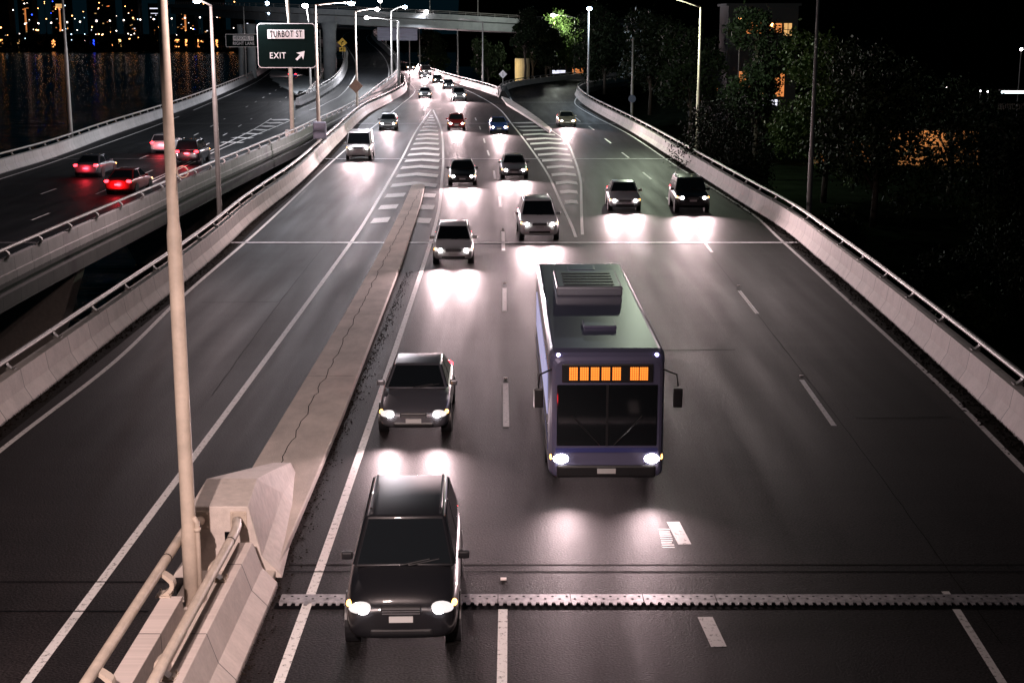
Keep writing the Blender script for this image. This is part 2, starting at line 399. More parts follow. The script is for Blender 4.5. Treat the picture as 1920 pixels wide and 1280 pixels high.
# ---- markings (children of their road)
def marks(parent, name, fn):
    bm = bmesh.new(); fn(bm); return obj(name, bm, M['paint'], parent)
def line(parent, name, pts, w, ds=1.5, ramp=False, ext=None):
    def fn(bm): ribbon(bm, px_path(pts, ds, ramp, ext), w, .016 if ramp else .005)
    return marks(parent, name, fn)
line(mr, 'edge_line', [(0,845),(215,678),(339,559),(491,427),(635,292),(700,238),(756,193),(774,178),(778,168),(764,152)], .15, ext=[(-12.2,14,0),(-12.2,24,0)])
line2 = [(640,480),(682,419),(753,298),(780,246),(808,206)]
line(mr, 'edge_line', line2, .17, ext=[(-7.52,14,0),(-7.5,38,0)])
L1 = [(637,960),(794,497),(810,445),(823,391),(828,341),(831,298),(827,243),(812,206)]
line(mr, 'edge_line', L1, .17, ext=[(-3.62,14,0)])
g2L = [(840,155),(887,175),(933,202),(963,237),(991,273),(1026,325),(1054,385),(1073,426),(1080,446)]
g2R = [(955,181),(967,198),(1001,222),(1034,245),(1061,265),(1075,292),(1088,336),(1090,383),(1091,420),(1092,440)]
line(mr, 'edge_line', g2L, .15); line(mr, 'edge_line', g2R, .15, ext=None)
line(mr, 'edge_line', [(1920,881),(1768,728),(1592,566),(1463,449),(1409,400),(1269,312),(1179,252),(1108,215),(1081,198),(1078,189),(1088,175)], .15, ext=[(11.0,16,0)])
line2c = [(364,857)] + line2
def dash(bm, a, b, w): ribbon(bm, [Gp(*a), Gp(*b)], w)
def dashes(bm):
    # centre lane line
    ribbon(bm, [Vector((-.15,15,0)), Gp(943,1140)], .16)
    for a, b, w in (((949,800),(948,718),.16),((946,583),(946,540),.16),((944,470),(943,434),.16),((938,388),(937,368),.15),((928,336),(926,320),.14),((917,292),(914,282),.14),((909,268),(907,260),.13),((901,243),(899,237),.12),((893,226),(891,221),.12)):
        dash(bm, a, b, w)
    # next lane line
    for a, b in (((1348,1212),(1322,1156)),((1284,1020),(1262,978)),((1204,800),(1186,748)),((1160,660),(1148,622)),((1130,566),(1120,536))): dash(bm, a, b, .26)
    # outer lane line
    for a, b in (((1880,1280),(1772,1108)),((1564,798),(1503,712)),((1420,588),(1386,545)),((1335,473),(1308,437)),((1267,388),(1250,370)),((1221,336),(1205,323)),((1179,296),(1166,286)),((1146,269),(1134,260)),((1114,244),(1104,237)),((1088,228),(1079,221))): dash(bm, a, b, .14)
marks(mr, 'lane_dashes', dashes)
def lerp_at_y(pts, y):
    for a, b in zip(pts, pts[1:]):
        if (a[1] - y) * (b[1] - y) <= 0 and a[1] != b[1]: return a[0] + (b[0] - a[0]) * (y - a[1]) / (b[1] - a[1])
def chevron_set(bm, LP, RP, ys, peak=.55, w=.62, inset=.35, apexdy=1.9, skip=None):
    for y in ys:
        xl, xr = lerp_at_y(LP, y), lerp_at_y(RP, y)
        if xl is None or xr is None: continue
        a = Gp(xl, y); b = Gp(xr, y)
        if b.x - a.x < .9: continue
        a.x += inset; b.x -= inset * .8; wd = b.x - a.x
        ww = w
        m = a.lerp(b, peak); m.y += min(apexdy, wd * .45)
        P = [a, m, b]
        if skip: P = skip(P, y)
        for seg in ([P] if not isinstance(P[0], list) else P):
            lo = [bm.verts.new(p + Vector((0, -ww / 2, .005))) for p in seg]; hi = [bm.verts.new(p + Vector((0, ww / 2, .005))) for p in seg]
            for k in range(len(seg) - 1): bm.faces.new((lo[k], lo[k+1], hi[k+1], hi[k]))
def sk(P, y):
    if y > 352:
        a, m, b = P; wl = Vector((-6.45, a.y + .5, 0)) ; wr = Vector((-5.3, b.y + .3, 0))
        return [[a, wl], [wr, b]]
    return P
marks(mr, 'chevrons', lambda bm: chevron_set(bm, line2c, L1, [414,389,367,348,330,315,302,290.5,280,270,261,253,245.5,238.5,232,226,221,217], w=2.0, peak=.47, skip=sk))
marks(mr, 'chevrons', lambda bm: chevron_set(bm, g2L, g2R, [404,379,360.5,343.5,328,314,301.5,290.5,280,270,261.5,253], w=1.8, inset=.25, apexdy=1.3))
def half_ch(bm):   # short bars beside the kerb nose
    for y in (245,238,231):
        a = Gp(lerp_at_y(g2L, y), y); b = Gp(lerp_at_y([(980,214),(1035,250)], y) - 6, y - 1); a.x += .4
        ribbon(bm, [a, b], 1.7)
marks(mr, 'chevrons', half_ch)
# viaduct road markings
line(lr, 'edge_line', [(0,336),(100,304),(302,232),(390,195),(480,154.5),(514,129)], .15, ext=[(-33.2,60,0)])
gU = [(250,352),(329,317),(403,279),(477,242),(537,205),(562,194)]
gL = [(260,354),(345,313),(420,277),(524,235),(598,201.5)]
line(lr, 'edge_line', gU, .15); line(lr, 'edge_line', gL, .15)
line(ramp, 'edge_line', [(580,207),(598,201),(617,191),(635,182),(655,161),(667,140),(669,128),(664,111),(656,97),(648,84),(643,70),(650,63),(669,58),(690,55)], .15, ramp=True)
line(ramp, 'edge_line', [(722,160),(729,141),(728,125),(720,108),(706,92),(692,80),(687,72),(691,66)], .13, ramp=True)
def xpath(path, Y):
    for a, b in zip(path, path[1:]):
        if (a.y - Y) * (b.y - Y) <= 0 and a.y != b.y: return a.x + (b.x - a.x) * (Y - a.y) / (b.y - a.y)
def vchev(bm):
    Y = 116
    while Y < 204:
        xa = xpath(PU, Y); xb = xpath(PL, Y + .8)
        if xa is not None and xb is not None and xb - xa > .75:
            ribbon(bm, [Vector((xa + .3, Y, 0)), Vector((xb - .3, Y + .8, 0))], 2.0, .008)
        Y += 5.2
PU = px_path(gU, 2); PL = px_path(gL, 2)
marks(lr, 'hatching', vchev)
def ldash(bm):
    la = smooth_path([Vector((-28.9,60,0)), Vector((-28.5,90,0)), Vector((-29,125,0)), Vector((-32,165,0)), Vector((-36.5,220,0)), Vector((-42,280,0)), Vector((-50,350,0))], 2)
    lb = smooth_path([Vector((-25.2,60,0)), Vector((-25.2,90,0)), Vector((-26,120,0)), Vector((-29,165,0)), Vector((-33.2,220,0)), Vector((-38.5,280,0)), Vector((-46,350,0))], 2)
    for L in (la, lb):
        s = 3
        while s < plen(L) - 5:
            ribbon(bm, [at_s(L, s)[0], at_s(L, s + 3)[0]], .13); s += 12
marks(lr, 'lane_dashes', ldash)
# seams and thin joints across the decks
def cross(parent, name, Y, x0, x1, w, m, z=.008, tilt=0, zf=None):
    bm = bmesh.new(); n = 24
    for i in range(n):
        a = x0 + (x1 - x0) * i / n; b = x0 + (x1 - x0) * (i + 1) / n
        za = (zf(Y) if zf else 0) + z
        vs = [bm.verts.new(p) for p in ((a, Y + a*tilt - w/2, za), (b, Y + b*tilt - w/2, za), (b, Y + b*tilt + w/2, za), (a, Y + a*tilt + w/2, za))]; bm.faces.new(vs)
    return obj(name, bm, m, parent)
JY = [67.0, 110.8, 152, 195, 240, 282]
def xpath(path, Y):
    for a, b in zip(path, path[1:]):
        if (a.y - Y) * (b.y - Y) <= 0 and a.y != b.y: return a.x + (b.x - a.x) * (Y - a.y) / (b.y - a.y)
for Y in JY:
    xl = xpath(L_base, Y); xr = xpath(R_base, Y) if Y < 205 else xpath(mainR, Y)
    if xl is None or xr is None: continue
    cross(mr, 'expansion_joint', Y, xl, xr, .3 if Y < 100 else .22, M['joint_bright'], .009)
    cross(mr, 'joint_seal', Y - .22, xl, xr, .08, M['dark'], .007); cross(mr, 'joint_seal', Y + .26, xl, xr, .1, M['seam'], .007)
    None
    xl2 = xpath(LL_base, Y); xr2 = xpath(LR_base, Y) if Y < 160 else xpath(LN_base, Y) or -30
    cross(lr, 'expansion_joint', Y, xl2, xr2, .16, M['plate'], .009)
for Y in (246, 298, 341): cross(ramp, 'expansion_joint', Y, xpath(RL_base, Y) or -46, xpath(LR_base, Y), .3, M['plate'], .014, zf=ramp_h)
cross(mr, 'joint_seal', 25.25, -4.2, 12.2, .05, M['dark'], .007); cross(mr, 'joint_seal', 24.75, -12.9, -6.3, .05, M['dark'], .007)
cross(mr, 'joint_seal', 23.4, -12.9, -6.3, .05, M['dark'], .007)
cross(mr, 'joint_band', 25.6, -4.2, 12.2, .07, M['seam'], .003)
# tar seams
def seam(pts, w=.018, wob=.012):
    P = px_path(pts, .7); P = [p + Vector((random.uniform(-wob, wob), 0, 0)) for p in P]
    bm = bmesh.new(); ribbon(bm, P, w, .004); obj('tar_seam', bm, M['seam'], mr)
seam([(1330,473),(1425,595),(1560,770),(1700,960),(1880,1210)]); seam([(612,455),(545,540),(470,640),(395,745)], .015)
for a, b, c_, d_ in ((4.6,7.0,44,58),(-2.9,-.6,17.6,22.4),(-11.4,-8.6,52,60),(8.9,11.4,36,43)):
    bm = bmesh.new(); prism(bm, [(a, c_), (b, c_ + .1), (b + .05, d_), (a + .1, d_ - .2)], .0, .003); obj('asphalt_patch', bm, M['patch'], mr)
# the finger joint: bolted toothed plates right across the near lanes
fj = empty('expansion_joint', (0, 23.85, 0)); fj.parent = mr
x = -4.1; i = 0
while x < 9.6:
    bm = bmesh.new(); Lp = 1.28; z0, z1 = .006, .024
    teeth = 9; P = [(x, .27), (x, -.10)]
    for t in range(teeth):
        a = x + Lp * t / teeth; w = Lp / teeth
        P += [(a + w*.05, -.10), (a + w*.16, -.21), (a + w*.55, -.21), (a + w*.66, -.10)]
    P += [(x + Lp - .008, -.10), (x + Lp - .008, .27)]
    Q = []
    for p in P:
        if not Q or (abs(Q[-1][0]-p[0]) + abs(Q[-1][1]-p[1])) > 1e-4: Q.append(p)
    prism(bm, Q[::-1], z0, z1); pl = obj('finger_plate', bm, M['plate'], fj)
    bm = bmesh.new()
    for k in range(10):
        cx = x + .07 + k * .127; cy = .17 if k % 2 else .06
        bmesh.ops.create_circle(bm, cap_ends=True, radius=.026, segments=8, matrix=Matrix.Translation((cx, cy, z1 + .002)))
    obj('bolt_holes', bm, M['dark'], pl); x += Lp + .006; i += 1
bm = bmesh.new(); vs = [bm.verts.new(p) for p in ((-4.15,-.36,.0045),(9.7,-.36,.0045),(9.7,-.08,.0045),(-4.15,-.08,.0045))]; bm.faces.new(vs); obj('joint_gap', bm, M['dark'], fj)
# patched paint remains by the dash, raised pavement markers
bm = bmesh.new()
for k in range(9):
    a = Gp(1235 + k*.9, 992 + k*4.2); ribbon(bm, [a, a + Vector((.2 + .05*random.random(), random.uniform(-.01,.01), 0))], .065)
obj('worn_paint_patch', bm, M['paint'], mr)
bm = bmesh.new()
for x, y in ((948,709),(946,531),(943,430),(1503,705),(1385,536),(1310,430),(1267,384),(944,1086)):
    p = Gp(x, y); box(bm, p + Vector((0, 0, .015)), (.11, .09, .03), bev=.01)
obj('reflective_studs', bm, M['white_s'], mr)

# ---- raised concrete median strip and its crack
poly = [(-5.9,31.8),(-5.84,48.3),(-5.85,60.07),(-6.05,77.6),(-6.32,90.4),(-6.1,91.3),(-5.75,91.5),(-5.5,90.9),(-5.2,82.2),(-4.69,60.5),(-4.36,35.5),(-4.33,25.2),(-4.5,21),(-5.9,21)]
bm = bmesh.new(); prism(bm, poly, -.02, .15); ms = obj('median_strip', bm, M['strip']); tag(ms, 'long raised concrete strip tapering between the exit lane and the bright lanes', 'median')
bv = ms.modifiers.new('bevel', 'BEVEL'); bv.width = .03; bv.segments = 2
bm = bmesh.new(); pts = []; y = 31.5
while y < 88: pts.append(Vector((-5.28 + (y-31)*-.006 + random.uniform(-.05,.05), y, 0))); y += random.uniform(.25, .8)
ribbon(bm, pts, .022, .153); obj('crack', bm, M['dark'], ms)
for a in (40, 49, 58, 67, 76):
    bm = bmesh.new(); ribbon(bm, [Vector((-5.95,a,0)), Vector((-4.5 if a < 60 else -4.9,a,0))], .02, .154); obj('contraction_joint', bm, M['seam'], ms)
# merge nose kerb strip
k1 = [(940,184),(957,190),(985,208),(1010,226),(1034,246),(1030,250),(1000,229),(975,213),(950,198)]
bm = bmesh.new(); Q = [Gp(*p) for p in k1]; prism(bm, [(p.x, p.y) for p in Q], -.02, .25); o = obj('traffic_island', bm, M['strip']); tag(o, 'narrow low concrete island running down from the merge nose to the right chevrons', 'median')

# ---------------------------------------------------------------- parapets with steel rail
PROF = [(0, 0), (.02, .10), (.20, .40), (.28, .90), (.58, .90), (.60, -.35), (.55, -.75), (0, -.75)]
def post_mesh():
    """curved bracket leaning from the wall top out and back up to the rail; local +x = away from the road"""
    bm = bmesh.new(); N = 9; prof = []
    for i in range(N + 1):
        t = i / N; ang = math.pi * (t - .5)
        cx = .05 + .18 * math.cos(ang) - .05 * t; z = .37 * t + .0
        w = .13 - .06 * math.sin(math.pi * t) if t < .6 else .10
        prof.append((cx, z, w))
    for side in (-1, 1):
        pass
    ring = []
    for cx, z, w in prof:
        th = w / 2
        ring.append([bm.verts.new((cx - th, -.085, z)), bm.verts.new((cx + th, -.085, z)), bm.verts.new((cx + th, .085, z)), bm.verts.new((cx - th, .085, z))])
    for a, b in zip(ring, ring[1:]):
        for k in range(4): bm.faces.new((a[k], a[(k+1)%4], b[(k+1)%4], b[k]))
    bm.faces.new(ring[0][::-1]); bm.faces.new(ring[-1])
    box(bm, (.06, 0, .012), (.24, .26, .024))
    for sx in (-.03, .15):
        for sy in (-.1, .1): cyl(bm, (sx, sy, .02), (sx, sy, .06), .014, seg=6)
    bmesh.ops.recalc_face_normals(bm, faces=bm.faces)
    me = bpy.data.meshes.new('post'); bm.to_mesh(me); bm.free(); me.materials.append(M['steel']); return me
POST = post_mesh()
def parapet(label, path, side, m, prof=PROF, rail=True, s0=0, s1=None, phase=2.0, step=4.05, group=None):
    path = path if s1 is None else path[:s1]
    root = empty('concrete_barrier', path[0]); tag(root, label, 'barrier', group)
    off = path[0].copy(); loc = [p - off for p in path]
    sweep('wall', loc, [(o * side, z) for o, z in prof], m, root)
    if rail:
        bm = bmesh.new(); rp = off_path(loc, .46 * side, 1.27); tube(bm, rp, .072, 10, 1.25); obj('rail', bm, M['rail'], root, True)
        s = phase; L = plen(path); n = 0; mid = off_path(loc, .455 * side, .90)
        while s < L - .5 and n < 100:
            p, t = at_s(mid, s); q = bpy.data.objects.new('post', POST); C.objects.link(q); q.parent = root; q.location = p
            q.rotation_euler = (0, 0, math.atan2(t.y, t.x) - math.pi / 2 + (math.pi if side < 0 else 0)); s += step; n += 1
    return root
parapet('long left parapet of the bright lanes, pale concrete, beside the dark gap', L_base, -1, M['conc'], phase=3.3)
parapet('long right parapet of the bright lanes, pale mottled concrete in front of the dark trees', R_base, 1, M['conc'], phase=1.7)
parapet('far parapet beyond the merge nose, burnt white by headlights', mainR, 1, M['conc'], phase=1)
parapet('parapet on the inner curve of the merging slip road, below the yellow pier', mergeL, -1, M['conc'], phase=2)
PROF2 = [(0, 0), (.02, .10), (.20, .40), (.28, .90), (.58, .90), (.60, .36), (.66, .34), (.66, -.14), (.58, -.16), (.58, -.36), (.76, -.38), (.76, -.98), (.5, -1.0), (0, -.6)]
parapet('near parapet of the left viaduct, grey concrete with stepped outer face, carrying the exit sign', LR_base, 1, M['conc_cool'], PROF2, phase=2.2)
parapet('curved parapet dividing the viaduct road from the slip ramp behind the hatching', RL_base, -1, M['conc_cool'], phase=6)
parapet('riverside parapet on the far left edge of the viaduct', LL_base, -1, M['conc_cool'], phase=3)
parapet('short parapet on the right edge of the viaduct road beyond the ramp nose', LN_base, 1, M['conc_cool'], phase=6)

# nose blocks
def loft(bm, secs):
    rings = [[bm.verts.new(p) for p in s] for s in secs]; n = len(rings[0])
    for a, b in zip(rings, rings[1:]):
        for k in range(n): bm.faces.new((a[k], a[(k+1)%n], b[(k+1)%n], b[k]))
    bm.faces.new(rings[0][::-1]); bm.faces.new(rings[-1])
def sec(Y, xl, xr, tl, tr, zt, toe=.2, zb=0): return [(xl, Y, zb), (xl + toe*.15, Y, zb+min(.1, zt*.4)), (xl + toe, Y, zb+min(.42, zt*.7)), (tl, Y, zb+zt), (tr, Y, zb+zt), (xr - toe, Y, zb+min(.42, zt*.7)), (xr - toe*.15, Y, zb+min(.1, zt*.4)), (xr, Y, zb)]
bm = bmesh.new(); p = Gp(563,199)
loft(bm, [sec(p.y, p.x - .3, p.x + .9, p.x - .1, p.x + .5, 1.9, .15), sec(p.y + 4, p.x - 1.4, p.x + .9, p.x - 1.0, p.x + .5, 1.2, .2), sec(p.y + 12, p.x - 3.0, p.x + .8, p.x - 2.6, p.x + .5, .95, .2)])
o = obj('barrier_nose', bm, M['conc_cool']); tag(o, 'tall pale concrete nose where the slip ramp leaves the viaduct road', 'barrier end')
bm = bmesh.new(); p = Gp(941,183)
loft(bm, [sec(p.y - 1.5, p.x - .5, p.x + .9, p.x - .05, p.x + .35, 1.0, .15), sec(p.y + 2, p.x - .6, p.x + 1.2, p.x - .3, p.x + .6, 1.6, .2), sec(p.y + 9, p.x - 1.5, p.x + 1.2, p.x - 1.1, p.x + .7, 1.0, .2)])
o = obj('barrier_nose', bm, M['conc']); tag(o, 'angular concrete nose where the merging slip road meets the bright lanes', 'barrier end')

# ---------------------------------------------------------------- near median: end block, twin walls, rails, lamp pole
eb = empty('barrier_end_block', (-5.2, 26, 0)); tag(eb, 'bulky wedge shaped pale concrete end block beside the big lamp pole', 'barrier end')
bm = bmesh.new()
def rel(s): return [(x + 5.2, y - 26, z) for x, y, z in s]
loft(bm, [rel(sec(24.95, -6.25, -4.22, -5.86, -4.80, 1.38, .36)), rel(sec(26.6, -6.22, -4.33, -5.9, -4.92, 1.38, .34)), rel(sec(28.6, -5.98, -4.52, -5.62, -4.96, .92, .24)), rel(sec(30.9, -5.55, -4.82, -5.35, -4.95, .38, .08))])
blk = obj('block', bm, M['concp'], eb); bv = blk.modifiers.new('bevel', 'BEVEL'); bv.width = .018; bv.segments = 2; bv.limit_method = 'ANGLE'
for x, z in ((-4.98, 1.12), (-5.66, 1.12)):
    bm = bmesh.new(); box(bm, (x + 5.2, -1.065, z), (.30, .03, .34), bev=.006)
    for sx in (-.11, .11):
        for sz in (-.13, .13): cyl(bm, (x + 5.2 + sx, -1.07, z + sz), (x + 5.2 + sx, -1.12, z + sz), .022, seg=6)
    obj('flange', bm, M['cream'], eb)
bm = bmesh.new(); box(bm, (.0, -1.065, .75), (.09, .02, .3), bev=.004); obj('recess', bm, M['dark'], eb)

def nearwall(label, prof, y0, y1, mname):
    path = [Vector((0, y, 0)) for y in np.arange(0, y1 - y0 + .01, .5)]
    root = empty('concrete_barrier', (0, y0, 0)); tag(root, label, 'barrier')
    w = sweep('wall', path, prof, M[mname], root)
    b = w.modifiers.new('bevel', 'BEVEL'); b.width = .012; b.segments = 2; b.limit_method = 'ANGLE'
    return root
M['conc_near'] = wall_mat('near_concrete', (.60, .52, .49), 2.9)
wr = nearwall('right hand wall of the near median, pale jersey shape running down past the end block', [(-4.22, -.1), (-4.24, .10), (-4.50, .38), (-4.66, .86), (-4.92, .86), (-4.92, -.1)], 6, 24.94, 'conc_near')
wl = nearwall('left hand wall of the near median, stopping short of the big lamp pole', [(-6.12, -.1), (-6.10, .10), (-5.90, .40), (-5.70, .86), (-5.36, .86), (-5.34, -.1)], 6, 22.2, 'conc_near')
def nearrail(root, x, y0, pts, posts, sgn):
    bm = bmesh.new(); tube(bm, pts, .082, 16, 1.0); obj('rail', bm, M['cream'], root, True)
    for py in posts:
        q = bpy.data.objects.new('post', POST2); C.objects.link(q); q.parent = root; q.location = (x, py - y0, .86); q.rotation_euler = (0, 0, 0 if sgn > 0 else math.pi)
POST2 = POST.copy(); POST2.materials.clear(); POST2.materials.append(M['cream'])
for v in POST2.vertices: v.co.y *= 1.05; v.co.z *= 1.08
def bez(a, b, n=8): return [Vector(a).lerp(Vector(b), i / n) for i in range(n + 1)]
rr = [(-4.84, y - 6, 1.27) for y in np.arange(6, 23.6, .8)] + [(-4.845, 23.9 - 6, 1.27), (-4.88, 24.3 - 6, 1.265), (-4.95, 24.6 - 6, 1.23), (-4.98, 24.78 - 6, 1.16), (-4.98, 24.93 - 6, 1.12)]
nearrail(wr, -4.83, 6, smooth_path([Vector(p) for p in rr], .3), [22.7, 19.0, 15.0], -1)
rr = [(-5.74, y - 6, 1.27) for y in np.arange(6, 23.4, .8)] + [(-5.74, 23.9 - 6, 1.27), (-5.71, 24.3 - 6, 1.26), (-5.67, 24.6 - 6, 1.2), (-5.66, 24.93 - 6, 1.12)]
nearrail(wl, -5.72, 6, smooth_path([Vector(p) for p in rr], .3), [22.05, 18.4, 14.5], 1)
# flat coupling bands on the rails
for root, x, ys in ((wr, -4.84, (23.4, 17.2)), (wl, -5.74, (22.6, 17.0))):
    for y in ys:
        bm = bmesh.new(); cyl(bm, (x, y - 6, 1.27), (x, y - 6 + .03, 1.27), .087, seg=16); obj('coupling', bm, M['dark'], root, True)

# ---------------------------------------------------------------- lamp poles
def spot(parent, loc, target, energy, col, size=150, blend=.8, rad=.15, name='lamp_light'):
    l = bpy.data.lights.new(name, 'SPOT'); l.energy = energy; l.color = col; l.spot_size = R(size); l.spot_blend = blend; l.shadow_soft_size = rad
    o = bpy.data.objects.new(name, l); C.objects.link(o); o.location = loc
    o.rotation_euler = (Vector(target) - Vector(loc)).to_track_quat('-Z', 'Y').to_euler(); o.parent = parent; return o
def lamp_pole(base, top_z, label, r=.11, step=None, arm=None, lamp=None, m='steel', energy=0, col=(1, .86, .80), extra=None, head=.3):
    """base world point; arm = vector from the pole top to the luminaire; lamp = lens material"""
    root = empty('street_lamp', base); tag(root, label, 'street lamp')
    H = top_z - base[2]; st = step if step else H * .45
    bm = bmesh.new()
    P = [(0,0,0),(0,0,st*.22),(0,0,st*.22+.12),(0,0,st),(0,0,st+.18),(0,0,H)]
    Rr = [r*1.12, r*1.12, r, r*.96, r*.78, r*.55]
    tube(bm, P, Rr, 14); obj('pole', bm, M[m], root, True)
    bm = bmesh.new(); cyl(bm, (0,0,0), (0,0,.04), r*2.1, seg=14); obj('base_plate', bm, M[m], root)
    if arm is not None:
        a = Vector(arm); bm = bmesh.new(); pts = []
        for i in range(9):
            t = i / 8; pts.append(Vector((a.x * t, a.y * t, H - .02 + a.z * math.sin(t * math.pi / 2))))
        tube(bm, pts, r * .42, 8); obj('arm', bm, M[m], root, True)
        e = pts[-1]; dirv = Vector((a.x, a.y, 0)).normalized()
        rot = Matrix.Rotation(math.atan2(dirv.y, dirv.x), 3, 'Z')
        bm = bmesh.new(); box(bm, e + dirv * .28 + Vector((0,0,.04)), (.75, .3, .13), rot, .04); hd = obj('lamp_head', bm, M['steel'], root)
        if lamp:
            bm = bmesh.new(); bmesh.ops.create_icosphere(bm, subdivisions=2, radius=1, matrix=Matrix.Translation(e + dirv * .32 + Vector((0,0,-.06))) @ Matrix.Diagonal((head, head*.8, head*.62, 1)))
            obj('lens', bm, M[lamp], root, True)
        if energy: 
            q = e + dirv * .32 + Vector((0, 0, -.5 - head * .6)); l = bpy.data.lights.new('lamp_light', 'POINT'); l.energy = energy; l.color = col; l.shadow_soft_size = .22
            lo_ = bpy.data.objects.new('lamp_light', l); C.objects.link(lo_); lo_.location = q; lo_.parent = root
    return root
def base_at(px, k, z): 
    X = k * (px - 960) / F; return None
def pole_px(pxb, k, zb, ytop, pxtop=None, **kw):
    v = None
    top = Wp(pxtop if pxtop else pxb, ytop, k)
    # depth k along the view axis: solve Y from height
    b = Vector((top.x, top.y, zb)); return b, top.z
def lampx(px, k, zb, ytop, label, lpx=None, lpy=None, dy=0, **kw):
    top = Wp(px, ytop, k); b = (top.x, top.y, zb); arm = None
    if lpx is not None:
        l = Wp(lpx, lpy, k); arm = (l.x - top.x, dy, l.z - top.z + .1)
    return lamp_pole(b, top.z, label, arm=arm, **kw)
big = lamp_pole((-5.52, 23.35, .0), 12.0, 'thick cream lamp pole in the foreground rising from the near median', r=.125, step=6.6, arm=(2.2, .4, .5), lamp='lamp_w', m='cream', energy=1300, col=(1, .74, .68))
bm = bmesh.new(); tube(bm, [(.155,-.05,.25),(.155,-.05,1.65),(.10,-.05,1.75)], .045, 10); obj('conduit', bm, M['cream'], big, True)
bm = bmesh.new(); cyl(bm, (.155,-.05,1.5), (.155,-.05,1.56), .06); cyl(bm, (.155,-.05,.3), (.155,-.05,.36), .06); obj('clamp', bm, M['cream'], big, True)
bm = bmesh.new(); bmesh.ops.create_icosphere(bm, subdivisions=1, radius=.02); bm.free()
bm = bmesh.new(); tube(bm, [Vector((.19 + .09*math.cos(a), 0, 7.6 + .09*math.sin(a))) for a in np.linspace(0, 6.1, 14)], .012, 6); obj('hook', bm, M['cream'], big, True)
lampx(395, 72, -1.2, 10, 'tall pale lamp pole behind the left parapet, just right of the foreground pole', lpx=397, lpy=6, dy=-3.2, r=.13, step=7.6, lamp='lamp_b', energy=4200, col=(1, .76, .76), head=.16, m='steel')
p3 = lampx(591, 111, -1.2, 9, 'lamp pole with a grey box on it, right of the exit sign', lpx=651, lpy=7, r=.15, lamp='lamp_b', energy=8000, col=(.97, .86, .90), head=.28, m='cream')
bm = bmesh.new(); box(bm, (.1, -.2, 3.15), (1.05, .22, 1.35), bev=.12); obj('equipment_box', bm, M['alu'], p3)
lampx(579, 216, .0, 45, 'lamp pole with a dazzling white lamp, behind the exit sign', lpx=577, lpy=12, dy=-1.8, r=.16, lamp='lamp_w', energy=9000, col=(.92, .92, 1), head=.5)
p6 = lampx(666, 163, -1.0, 22, 'slim lamp pole with the back of a diamond sign, before the slip ramp', lpx=702, lpy=18, r=.14, lamp='lamp_w', energy=9000, col=(.88, .88, 1), head=.32, m='cream')
bm = bmesh.new(); box(bm, (-.1, -.2, 4.25), (1.15, .04, 1.15), Matrix.Rotation(R(45), 3, 'Y'), .03); obj('sign_back', bm, mat('brown_sign_back', (.30,.17,.12), .6, var=.2), p6)
lampx(746, 212, .0, 40, 'thick grey lamp pole at the bend of the bright lanes, arm reaching left', lpx=692, lpy=34, r=.24, lamp='lamp_w', energy=9000, col=(.9, .93, 1), head=.4)
lampx(733, 214, -1.0, 22, 'thin grey lamp pole left of the thick one at the bend', lpx=755, lpy=14, r=.16, lamp='lamp_b', energy=2500, col=(.9, .93, 1), head=.4)
lampx(786, 300, 0, 44, 'distant lamp pole right of the large back-turned sign', r=.16, m='steel')
lampx(858, 275, -1, 54, 'plain distant pole without a lamp under the overpass', r=.15)
lampx(905, 232, -1, 42, 'brownish lamp pole behind the far parapet with an unlit arm bent left', lpx=868, lpy=38, r=.17)
lampx(1104, 205, -.5, 22, 'lamp pole with a blue white lamp at the top of the merging slip road', lpx=1104, lpy=17, dy=-1.2, r=.15, lamp='lamp_b', energy=3000, col=(.7, .85, 1), head=.38)
lampx(1078, 281, -.5, 33, 'lamp pole whose long arm holds a white lamp over the lit tree', lpx=1040, lpy=29, r=.15, lamp='lamp_w', energy=5500, col=(.95, 1, .88), head=.5)
p12 = lampx(1187, 170, -1.5, 70, 'pale bare pole with a small round sign behind the right parapet', r=.16)
bm = bmesh.new(); cyl(bm, (0, -.2, 3.0), (0, -.23, 3.0), .45, seg=20); obj('round_sign', bm, mat('round_sign_grey', (.10,.12,.2), .5), p12)
lampx(1314, 125, -1.5, 14, 'brown lamp pole with a long arm bent left, behind the right parapet', lpx=1222, lpy=-6, r=.17, m='cream', lamp='lamp_w', energy=9000, col=(.86, 1, .74))  # greenish light added at the arm end to bring out the tall tree
lampx(1536, 74, -2.5, -40, 'whitish lamp pole rising through the right hand trees', lpx=1430, lpy=-60, r=.14, lamp='lamp_w', step=6.0)
rl = [o for o in C.objects if o.get('label','').startswith('whitish pole') or o.get('label','').startswith('whitish lamp')][0]
spot(rl, (-3.2, 0, 14.2), (-7.5, -14, 2.5), 6500, (1, .80, .80), 75, 1.0)  # added spot, brightens the right parapet and lanes
lampx(116, 124, -1, -20, 'slender lamp pole on the riverside parapet at the far left', r=.15, step=9)

# the lamp behind the camera that lights the near median
bl = lamp_pole((-5.1, 1.0, 0), 12.0, 'lamp pole standing in the median behind the viewpoint', r=.13, arm=(.8, 2.5, .4), lamp='lamp_w', m='cream')
spot(bl, (1.0, 3.2, 12.0), (.2, 24, 0), 26000, (1, .76, .70), 46, 1.0)

